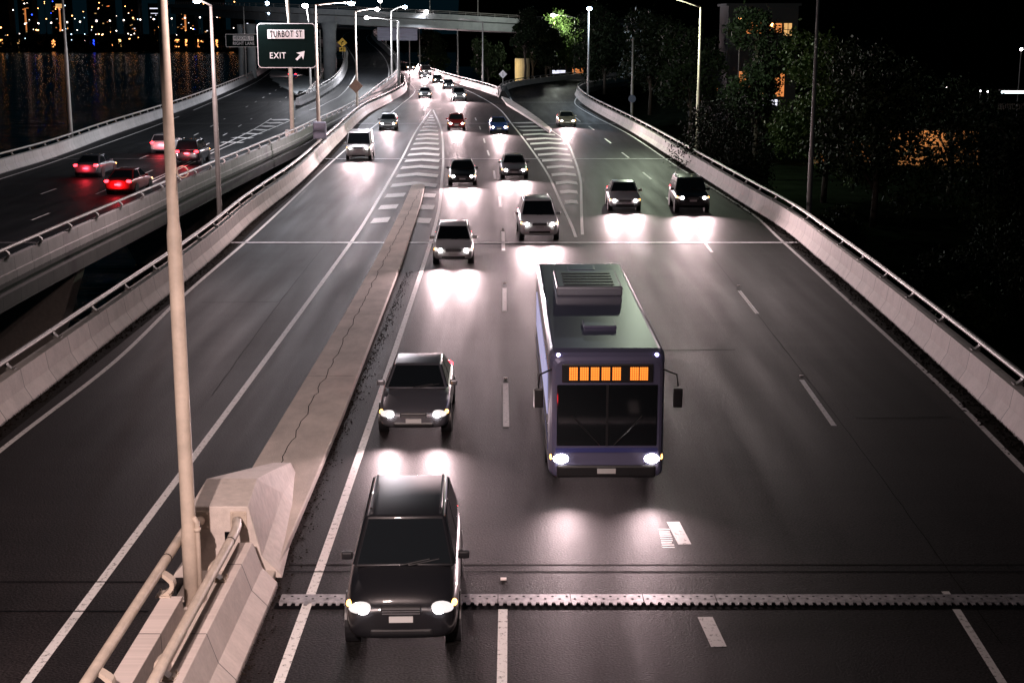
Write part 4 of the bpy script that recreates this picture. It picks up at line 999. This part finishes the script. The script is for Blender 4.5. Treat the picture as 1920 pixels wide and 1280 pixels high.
# ---- the bus
def build_bus():
    root = empty('bus'); W2, L, H = 1.25, 12.0, 3.15
    pm = paint('bus_violet_grey_paint', (.13, .13, .22)); bl = paint('bus_blue_paint', (.06, .07, .25))
    # rounded shell lofted front to back
    bm = bmesh.new(); rings = []
    def ring(y, w, z0, z1, r):
        P = []
        for sx, sz, a0 in ((1,-1,-90),(1,1,0),(-1,1,90),(-1,-1,180)):
            for k in range(5):
                a = R(a0 + 90*k/4); cz = z1 - r if sz > 0 else z0 + r; P.append((sx*(w - r) + r*math.cos(a), y, cz + r*math.sin(a)))
        return [bm.verts.new(p) for p in P]
    for y, w, z0, z1, r in ((-6.0,1.12,.40,2.95,.20),(-5.96,1.18,.36,3.02,.18),(-5.85,1.23,.34,3.10,.16),(-5.6,1.25,.33,3.14,.14),(5.6,1.25,.33,3.14,.14),(5.9,1.23,.36,3.10,.16),(6.0,1.15,.42,3.0,.2)): rings.append(ring(y, w, z0, z1, r))
    n = len(rings[0])
    for a, b in zip(rings, rings[1:]):
        for k in range(n): bm.faces.new((a[k], a[(k+1)%n], b[(k+1)%n], b[k]))
    bm.faces.new(rings[0][::-1]); bm.faces.new(rings[-1]); obj('body', bm, pm, root, False)
    bm = bmesh.new(); box(bm, (0, -6.0, 1.75), (2.16, .06, 1.35), bev=.025); ws = obj('windscreen', bm, M['glass'], root)
    bm = bmesh.new(); box(bm, (0, -6.035, 1.75), (.05, .02, 1.35)); obj('centre_pillar', bm, M['trim'], ws)
    bm = bmesh.new()
    for s in (-1, 1): tube(bm, [(s*.15, -6.06, 1.1), (s*.75, -6.06, 1.75)], .014, 5)
    obj('wipers', bm, M['trim'], ws)
    bm = bmesh.new(); box(bm, (0, -6.0, 2.68), (1.95, .07, .40), bev=.02); db = obj('destination_box', bm, M['trim'], root)
    am = mat('amber_display', (.4,.15,.02), .5, emit=(1, .24, .03), es=1.7, sampled=False)
    # amber dot rows
    for ch, x0_ in enumerate((-.80, -.57, -.34, -.11, .12, .50, .70)):
        bm = bmesh.new()
        for r_ in range(6):
            for c_ in range(4): box(bm, (x0_ + c_*.046, -6.045, 2.555 + r_*.048), (.037, .012, .037))
        obj('display_character', bm, am, db)
    bm = bmesh.new(); box(bm, (0, -6.0, .98), (2.2, .05, .10)); obj('front_band', bm, bl, root)
    bm = bmesh.new(); box(bm, (0, -5.98, .50), (2.15, .12, .28), bev=.05); obj('bumper', bm, M['trim'], root)
    bm = bmesh.new(); box(bm, (0, -6.06, .52), (.4, .02, .11)); obj('number_plate', bm, M['plate_w'], root)
    for s in (-1, 1):
        bm = bmesh.new(); bmesh.ops.create_uvsphere(bm, u_segments=16, v_segments=8, radius=1, matrix=Matrix.Translation((s*.98, -5.98, .78)) @ Matrix.Diagonal((.17, .07, .11, 1))); hl = obj('headlight', bm, M['head'], root, True)
        bm = bmesh.new(); bmesh.ops.create_uvsphere(bm, u_segments=10, v_segments=6, radius=1, matrix=Matrix.Translation((s*1.17, -5.90, .80)) @ Matrix.Diagonal((.06, .06, .08, 1))); obj('indicator', bm, M['drl'], hl, True)
        bm = bmesh.new(); tube(bm, [(s*1.2,-5.95,2.75),(s*1.45,-6.2,2.7),(s*1.48,-6.25,2.45)], .02, 6); box(bm, (s*1.48,-6.25,2.2), (.2,.08,.42), bev=.03); obj('mirror', bm, M['trim'], root)
        lit = mat('bus_window_lit', (.02,.02,.04), .1, emit=(.62,.60,1), es=.55, sampled=False)
        for i in range(7):
            bm = bmesh.new(); box(bm, (s*1.25, -4.4 + i*1.42, 2.0), (.03, 1.3, .95), bev=.01); obj('side_window', bm, lit, root)
        bm = bmesh.new(); box(bm, (s*1.25, 0, .95), (.02, 11.2, .16)); obj('side_band', bm, bl, root)
        for y in (-3.4, 3.0):
            wheel(root, s*1.14, y, .48); bm = bmesh.new(); cyl(bm, (s*1.0, y, .48), (s*1.256, y, .48), .56, seg=24); obj('wheel_arch', bm, M['trim'], root)
        bm = bmesh.new(); bmesh.ops.create_icosphere(bm, subdivisions=1, radius=.05, matrix=Matrix.Translation((s*1.05, -5.9, 3.05))); obj('marker_lamp', bm, lampmat('marker_violet', (.55,.5,1), 12), root)
    bm = bmesh.new(); box(bm, (0, 1.8, 3.26), (1.7, 2.6, .25), bev=.06); ac = obj('roof_unit', bm, paint('roof_unit_paint', (.4,.42,.5)), root)
    bm = bmesh.new()
    for i in range(5): box(bm, (0, .9 + i*.42, 3.39), (1.3, .2, .015))
    obj('roof_unit_grille', bm, M['trim'], ac)
    bm = bmesh.new(); box(bm, (0, -3.2, 3.17), (.75, .75, .07), bev=.02); obj('roof_hatch', bm, pm, root); bm = bmesh.new(); box(bm, (0, 4.6, 3.17), (.75, .75, .07), bev=.02); obj('roof_hatch', bm, pm, root)
    return root
bus = build_bus(); h = .78; a = (Gp(1137, 860, h)); b = Gp(1171, 1000, h); d = b - a; d.z = 0; d.normalize()
bus.location = a - d*6 ; bus.location.z = .006; bus.rotation_euler = (0, 0, math.atan2(d.y, d.x) + math.pi/2)
tag(bus, 'violet grey city bus with an amber destination display in the centre right lane', 'bus')
for s in (-.9, .9): spot(bus, (s, -6.15, .78), (s, -22, .1), 950, (1, .73, .75), 90, 1.0, .08, 'headlight_beam')

# ---------------------------------------------------------------- trees and shrubs
def leaf_cloud(centres, radii, n, size, squash=.8):
    """many small leaf faces gathered in clumps inside the lobes"""
    vol = np.array([r**2 for r in radii]); idx = rng.choice(len(centres), n, p=vol/vol.sum())
    cc = np.array(centres)[idx]; rr = np.array(radii)[idx]
    d = rng.normal(size=(n, 3)); d /= np.linalg.norm(d, axis=1)[:, None]
    rad = rr * (0.55 + .45 * rng.random(n) ** .5) ; P = cc + d * rad[:, None] * np.array([1, 1, squash])
    # clump: pull towards sub-centres so gaps open up
    ncl = max(12, n // 55); sub = P[rng.choice(n, ncl)]
    g = rng.integers(0, ncl, n); keep = rng.random(n) < .8
    P = np.where(keep[:, None], sub[g] + rng.normal(size=(n, 3)) * (np.mean(radii) * .16), P)
    u = rng.normal(size=(n, 3)); u /= np.linalg.norm(u, axis=1)[:, None]; w = rng.normal(size=(n, 3)); w = np.cross(u, w); w /= np.linalg.norm(w, axis=1)[:, None]
    s = size * (0.6 + .8 * rng.random(n))[:, None]
    V = np.stack([P - u*s, P + w*s*.45, P + u*s, P - w*s*.45], 1).reshape(-1, 3)
    return V
def leaf_obj(name, V, m, parent):
    n = len(V) // 4; me = bpy.data.meshes.new(name); me.vertices.add(len(V)); me.vertices.foreach_set('co', V.astype(np.float32).ravel())
    me.loops.add(4*n); me.loops.foreach_set('vertex_index', np.arange(4*n, dtype=np.int32)); me.polygons.add(n)
    me.polygons.foreach_set('loop_start', np.arange(0, 4*n, 4, dtype=np.int32)); me.update(calc_edges=True); me.validate()
    return link(name, me, m, parent)
def tree(loc, h, r, m, label, n=9000, leaf=.16, trunk=.25, lobes=9, low=.35, group='trees beyond the right parapet', name='tree'):
    root = empty(name, loc); tag(root, label, 'tree', group)
    bm = bmesh.new(); tube(bm, [(0,0,0),(.1,0,h*.25),(-.1,.1,h*.5),(.05,0,h*.8)], [trunk, trunk*.8, trunk*.6, trunk*.2], 8)
    C_, Rd = [], []
    for i in range(lobes):
        a = 2*math.pi*i/lobes*1.618 + random.random(); t = low + (1 - low) * (i + .5)/lobes
        q = r * (.62 - .45*(t-low)) * random.uniform(.7, 1.2); c = Vector((q*math.cos(a), q*math.sin(a), h*t*.92)); C_.append(tuple(c)); Rd.append(r*random.uniform(.38, .6))
        tube(bm, [(0, 0, h*max(.2, t-.25)), c*.5 + Vector((0,0,h*t*.42)), c], [trunk*.45, trunk*.25, trunk*.08], 6)
    obj('trunk', bm, M['bark'], root, True)
    leaf_obj('crown', leaf_cloud(C_, Rd, n, leaf), M[m], root); return root
def at(px, k, z): 
    return Vector((k*(px-960)/F, k*1.0, z))
tree(at(984, 263, .5), 10.0, 2.6, 'leafC', 'dark tree hanging over the top of the yellow pier', n=3500, leaf=.28, low=.62)
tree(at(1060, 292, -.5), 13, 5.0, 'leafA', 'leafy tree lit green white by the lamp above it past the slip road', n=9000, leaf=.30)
tree(at(998, 274, -1), 14.5, 3.9, 'leafC', 'dim tree just right of the overpass end', n=9000, leaf=.28, low=.35)
tree(at(1022, 281, -1), 12.5, 3.6, 'leafC', 'black tree between the overpass end and the lit tree', n=6000, leaf=.28, low=.3)
tree(at(915, 290, -2), 9, 4, 'leafB', 'dark tree below the overpass, left of the brownish pole', n=4000, leaf=.32)
tree(at(815, 340, -2), 11, 4, 'leafB', 'dark tree right of the large back-turned sign', n=4000, leaf=.35)
tree(at(1130, 240, -1), 13, 6, 'leafC', 'dark tree right of the blue white lamp', n=7000, leaf=.32)
tree(at(1215, 200, -2), 14, 6, 'leafC', 'dark tree behind the pole with the round sign', n=7000, leaf=.3)
tree(at(1290, 165, -3), 13, 4.5, 'leafC', 'dark tree behind the brown lamp pole', n=6000, leaf=.26)
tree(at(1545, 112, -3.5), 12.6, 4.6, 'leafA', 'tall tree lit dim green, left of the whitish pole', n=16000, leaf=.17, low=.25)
tree(at(1640, 98, -3.5), 12, 5.2, 'leafB', 'tall dark tree right of the whitish pole', n=14000, leaf=.17, low=.25)
tree(at(1780, 118, -3.5), 9.5, 5.0, 'leafC', 'low dark tree in front of the ochre wall', n=3200, leaf=.18)
tree(at(1412, 140, -3.5), 16, 4.2, 'leafC', 'black open tree in front of the orange lit house', n=13000, leaf=.19, low=.2)
tree(at(1900, 90, -3.5), 8.5, 5, 'leafC', 'dark tree at the right edge of the photo', n=9000, leaf=.16)
def shrub(loc, r, h, m, label, n=3500, leaf=.09, group='shrubs beside the right parapet'):
    root = empty('shrub', loc); tag(root, label, 'shrub', group)
    C_, Rd = [], []
    for i in range(7): 
        a = random.random()*6.28; q = r*.55*random.random(); C_.append((q*math.cos(a), q*math.sin(a), h*random.uniform(.35,.8))); Rd.append(r*random.uniform(.35,.55))
    bm = bmesh.new()
    for c in C_: tube(bm, [(0,0,0), (c[0]*.6,c[1]*.6,c[2]*.6), c], [.05,.035,.01], 5)
    obj('stems', bm, M['bark'], root, True); leaf_obj('foliage', leaf_cloud(C_, Rd, n, leaf, h/(2*r) if h < 2*r else 1), M[m], root)
shrub((14.4, 104, -3.0), 3.8, 7.8, 'leafC', 'black bush leaning over the right parapet and hiding its rail', n=9000, leaf=.10)
shrub((15.2, 95, -3.2), 2.8, 6.2, 'leafC', 'dark bush just nearer than the one that hides the rail', n=8000, leaf=.11)
k_ = 0
for x, y, r, h, lab in ((17.5,78,2.4,4.2,'dark shrub at the foot of the whitish pole'),(20,66,2.6,3.6,'shrub right of the parapet below the tall green tree'),(18.2,56,1.9,3.0,'low shrub close behind the parapet in the middle distance'),(22.5,52,2.6,3.4,'broad shrub on the dark slope, halfway up the right side'),
     (19.0,45,1.8,2.6,'small shrub behind the parapet near the right edge'),(25,70,3,4.2,'large shrub under the ochre wall trees'),(30,88,3.2,4.5,'large shrub below the ochre wall'),(27,58,2.8,3.6,'shrub far down the slope at the right edge'),(36,100,3.4,4.5,'dim shrub right of the ochre wall')):
    shrub((x, y, -3.6), r, h, 'leafC' if k_ % 2 else 'leafB', lab, n=5000, leaf=.11); k_ += 1

# leaf litter and grit along the foot of the parapets
def litter(name, path, side, n, width, label, smax=.07):
    V = []; Fc = []; L = plen(path)
    for i in range(n):
        s = random.random() ** 1.3 * L; p, t = at_s(path, s); nn = Vector((t.y, -t.x, 0)) * side
        q = p - nn * (abs(random.gauss(0, width * .5)) - .03); r = smax * random.uniform(.25, 1) ; z = r * random.uniform(.3, .8); b = len(V)
        for k in range(4): a = k*math.pi/2 + random.random(); V.append((q.x + r*math.cos(a)*random.uniform(.5,1.4), q.y + r*math.sin(a)*random.uniform(.5,1.4), .006))
        V.append((q.x, q.y, .006 + z)); Fc += [(b+k, b+(k+1)%4, b+4) for k in range(4)]
    o = raw(name, V, Fc, M['litter']); tag(o, label, 'litter', kind='stuff')
litter('leaf_litter', [p for p in R_base if p.y < 140], 1, 7000, .5, 'dark leaf litter along the foot of the right parapet')
litter('leaf_litter', [p for p in L_base if p.y < 140], -1, 4500, .32, 'dark grit along the foot of the left parapet', .06)
litter('road_grit', [Vector((-4.33,y,0)) for y in np.arange(20,60,1.0)], -1, 1500, .3, 'fine dark grit beside the concrete strip', .035)
# gutter stain: old dirt ribbon at the parapet foot
bm = bmesh.new(); g1 = off_path([p for p in R_base if p.y < 190], -.28); ribbon(bm, g1, .56, .0025); obj('gutter_dirt', bm, M['litter'], mr)
bm = bmesh.new(); g1 = off_path([p for p in L_base if p.y < 190], .22); ribbon(bm, g1, .44, .0025); obj('gutter_dirt', bm, M['litter'], mr)

# ---------------------------------------------------------------- right background: houses, ochre wall, far street
def building(loc, w, d, h, label, wins, wall='bldg', name='house'):
    root = empty(name, loc); tag(root, label, 'building')
    bm = bmesh.new(); box(bm, (0, d/2, h/2), (w, d, h)); obj('wall', bm, M[wall], root)
    bm = bmesh.new(); box(bm, (0, d/2, h + .15), (w + .6, d + .6, .3)); obj('roof', bm, M['bldg'], root)
    for x, z, ww, hh, m in wins:
        bm = bmesh.new(); box(bm, (x, -.03, z), (ww, .06, hh)); wi = obj('window', bm, M[m], root)
        if ww * hh > 1.5:
            bm = bmesh.new(); box(bm, (x, -.07, z), (.08, .05, hh)); box(bm, (x, -.07, z), (ww, .045, .08)); obj('frame', bm, M['trim'], wi)
    return root
b = at(1420, 190, -2.5)
building(b, 9, 8, 15, 'orange lit house behind the black open tree', [(-2.2,5.5,1.6,2.4,'win_o'),(.2,5.2,2.0,2.8,'win_y'),(2.4,5.0,1.2,3.0,'win_o'),(-1.2,12.2,2.2,1.4,'win_o'),(1.6,12.2,1.6,1.2,'win_o'),(3.2,12,1.0,1.6,'win_y'),(1.0,2.7,2.4,.8,'win_w')])
b = at(1330, 200, -2.5); building(b, 5, 6, 7, 'low dark house with a few lit panes, behind the brown pole', [(-.6,4.6,.5,.4,'win_w'),(.8,4.2,.4,1.0,'win_o'),(1.4,2.8,1.4,.35,'win_o')])
ow = empty('ochre_wall', at(1745, 142, -3.4)); tag(ow, 'ochre garden wall lit orange behind tree silhouettes at the right', 'wall')
bm = bmesh.new(); box(bm, (0, 0, 1.7), (9.0, .35, 3.4)); box(bm, (-8.2, 1.5, 1.2), (6.2, .35, 2.4)); obj('wall', bm, M['render_o'], ow)
bm = bmesh.new(); box(bm, (0, 0, 3.46), (9.3, .5, .14)); obj('coping', bm, M['bldg'], ow)
spot(ow, (-1, -4, 4.5), (0, 0, 1), 800, (1, .52, .24), 140, .8, .2); spot(ow, (-8, -3, 3.5), (-8, 2, 1), 500, (1, .52, .22), 140, .8, .2)
for x, y, k_, lab, lm in ((1388, 37, 175, 'orange street lamp above the orange lit house', 'lamp_o'), (1448, 47, 178, 'second smaller orange lamp right of the first, above the lit house', 'lamp_o'), (1915, 93, 200, 'small pinkish lamp at the far right edge', 'lamp_w')):
    t = Wp(x, y, k_); root = empty('street_lamp', (t.x, t.y, -3)); tag(root, lab, 'street lamp')
    bm = bmesh.new(); cyl(bm, (0,0,0), (0,0,t.z+3), .09, .06); obj('pole', bm, M['steel'], root)
    bm = bmesh.new(); bmesh.ops.create_icosphere(bm, subdivisions=2, radius=.3 if x < 1400 else .2, matrix=Matrix.Translation((0,0,t.z+3))); obj('lens', bm, M[lm], root, True)
    if x < 1400: spot(root, (0,-.5,t.z+2.6), (0,0,-3), 260, (1,.45,.18), 160, .5)
# far right edge: glowing tube stands in for a car light trail; railing
fs = empty('car_light_tube', Wp(1903, 173, 170)); tag(fs, 'long blue white glowing tube for a passing car light at the far right edge', 'light trail')
bm = bmesh.new(); box(bm, (0,0,0), (3.2,.2,.25), bev=.08); obj('tube', bm, lampmat('trail_white', (.75,.95,1), 9), fs); bm = bmesh.new(); box(bm, (0,.1,.25), (3.6,.5,.15)); obj('housing', bm, M['steel'], fs)  # tube and housing are made up for a passing car's light
fr = empty('picket_fence', Wp(1905, 200, 165)); tag(fr, 'pale picket fence below the glowing tube at the right edge', 'fence'); bm = bmesh.new()
for i in range(24): box(bm, (-2 + i*.2, 0, 0), (.06,.04,.7))
obj('pickets', bm, M['steel'], fr); bm = bmesh.new(); box(bm, (.3,.04,.25), (4.8,.04,.06)); box(bm, (.3,.04,-.25), (4.8,.04,.06)); obj('rails', bm, M['steel'], fr)
for i, (x, y) in enumerate(((1720,162),(1775,165),(1838,171),(1852,172))):
    t = Wp(x, y, 230); root = empty('garden_lamp', (t.x, t.y, -2)); tag(root, ['tiny white lamp leftmost of the distant four at the right', 'tiny white lamp second of the distant four at the right', 'tiny white lamp third of the distant four at the right', 'tiny white lamp rightmost of the distant four'][i], 'lamp', 'distant garden lamps')
    bm = bmesh.new(); cyl(bm, (0,0,0), (0,0,t.z+2), .04); obj('pole', bm, M['steel'], root); bm = bmesh.new(); bmesh.ops.create_icosphere(bm, subdivisions=1, radius=.12, matrix=Matrix.Translation((0,0,t.z+2))); obj('lens', bm, M['lamp_w'], root)
# yellow lit pier by the slip road, orange glow beyond
yp = empty('yellow_pier', at(979, 268, -2)); tag(yp, 'broad pale yellow pier lit from the left beside the slip road', 'pier')
bm = bmesh.new(); tube(bm, [(0,0,0),(0,0,6.2)], 1.35, 20); obj('shaft', bm, M['ybldg'], yp, False)
spot(yp, (-4.5,-3.5,4.5), (0,0,2.5), 900, (1,.80,.45), 120, .7, .15)
b = at(1068, 330, -1.5); building(b, 9, 8, 3.2, 'low building with a glowing orange red front beyond the slip road', [(-2.4,1.4,3.4,.7,'win_w'),(2.2,1.7,3.6,1.1,'win_o')])

# ---------------------------------------------------------------- far bank of the river
fv = empty('far_viaduct', (-250, 1062, 3)); tag(fv, 'long low road deck across the river carrying a row of lamps', 'viaduct')
bm = bmesh.new(); box(bm, (0, 0, 0), (360, 8, 1.4)); obj('deck', bm, M['bldg'], fv); bm = bmesh.new()
for i in range(19): box(bm, (-170 + i*19, 0, -6), (2.2, 3, 11))
obj('piers', bm, M['bldg'], fv)
xs = [47, 72, 96, 126, 150, 181, 206, 232, 263, 288, 322, 347, 375, 407]
for i, x in enumerate(xs):
    t = Wp(x, 45 - (x-47)*.036, 1040); root = empty('promenade_lamp', (t.x, t.y, 3)); tag(root, 'small white lamp in the even row on the far road deck across the river', 'lamp', 'even row of lamps across the river')
    bm = bmesh.new(); cyl(bm, (0,0,0), (0,0,t.z-3), .15, seg=5); obj('pole', bm, M['steel'], root); bm = bmesh.new(); bmesh.ops.create_icosphere(bm, subdivisions=1, radius=.6, matrix=Matrix.Translation((0,0,t.z-3))); obj('globe', bm, M['city_w'], root)
for i in range(95):
    x = random.uniform(0, 440); y = random.choice([random.uniform(2, 38), random.uniform(50, 82)]); kk = random.uniform(1060, 1200) if y < 45 else 1056
    t = Wp(x, y, kk); lm = random.choices(['lamp_w','lamp_o','lamp_b','lamp_bl'], [5,7,2,1])[0]
    root = empty('distant_lamp', (t.x, t.y, -6.5)); cn = {'lamp_w':'white','lamp_o':'orange','lamp_b':'pale blue','lamp_bl':'deep blue'}[lm]
    tag(root, f'one of the scattered {cn} lamps of the city across the river', 'lamp', f'scattered {cn} lamps across the river')
    bm = bmesh.new(); cyl(bm, (0,0,0), (0,0,max(.5,t.z+6.5)), .12, seg=5); obj('pole', bm, M['bldg'], root); bm = bmesh.new(); bmesh.ops.create_icosphere(bm, subdivisions=1, radius=random.uniform(.22,.52), matrix=Matrix.Translation((0,0,t.z+6.5))); obj('globe', bm, M[{'lamp_w':'city_w','lamp_b':'city_b'}.get(lm, lm)], root)
V = []; Fc = []
Vb = leaf_cloud([(x, 1055 + random.uniform(-1, 3), -3 + random.uniform(-1, 2.5)) for x in np.arange(-440, -150, 4.5)], [5.5 + random.uniform(-1.5, 1.5) for x in np.arange(-440, -150, 4.5)], 16000, .9)
o = leaf_obj('riverbank_bushes', Vb, M['leafC'], None); tag(o, 'continuous dark band of bushes along the far river bank', 'bushes', kind='stuff')
# city blocks with lit strips
blocks = [(20,90,40,'tower at the left edge across the river'),(70,70,26,'slim tower with an orange glowing strip for a floodlit column across the river'),(133,84,30,'tower with a tall orange floodlit column strip and bright top window'),(205,60,44,'broad dark block between two towers across the river'),(262,66,28,'block with several orange windows across the river'),
          (310,56,30,'block with pale roof sign lights behind the foreground pole'),(362,60,34,'block with an orange floodlit column strip right of the foreground pole'),(412,64,36,'block with white strip lights near the left end of the overpass'),(465,50,40,'dark block behind the left end of the overpass')]
for i, (px, hh, ww, lab) in enumerate(blocks):
    k_ = 1180 + i % 3 * 25; b = at(px, k_, -6.5); w = ww * k_ / F * 1.0; wins = []
    for q in range(9):
        wins.append((random.uniform(-w/2+1, w/2-1), random.uniform(12, hh*.55), random.uniform(.5, 1.8), random.uniform(.3, .9), random.choice(['win_o','win_o','win_y','win_w'])))
    if i in (1, 2, 6): wins.append((0, 22, 1.3, 18, 'win_o'))  # glowing strips stand in for floodlit columns
    if i in (2,): wins.append((0, 33, 6, 3.4, 'win_y'))
    if i in (5, 7): wins.append((0, 31, w*.8, .8, 'win_w')); wins.append((0, 27, w*.7, .5, 'win_w'))
    building(b, w, 14, hh*.62, lab, wins, name='city_block')
# lit waterfront pavilions whose orange light lies on the water
wf = [(3,6,'win_o',5),(22,88,'win_o',4.5),(54,52,'win_y',3),(118,40,'win_o',5),(228,52,'win_o',4),(240,52,'win_y',3.5),(345,50,'win_o',7),(362,40,'win_o',3),(388,44,'win_o',8),(418,40,'win_o',3),(446,56,'win_o',8),(192,56,'lamp_bl',2)]
for i, (px, py, mm, w) in enumerate(wf):
    b = at(px, 1064, -6.5); bm = bmesh.new(); root = empty('waterfront_pavilion', b); tag(root, f'small lit waterfront pavilion across the river, number {i+1} counted from the left', 'building', 'waterfront pavilions')
    bm = bmesh.new(); box(bm, (0, 3, 4), (w + 1.5, 6, 8)); obj('wall', bm, M['bldg'], root)
    bm = bmesh.new(); box(bm, (0, -.05, 4.5), (w*.5, .1, 5.5)); obj('window', bm, lampmat('pavilion_glow', {'win_o':(1,.36,.1),'win_y':(1,.55,.2),'lamp_bl':(.02,.06,1)}[mm], 4), root)
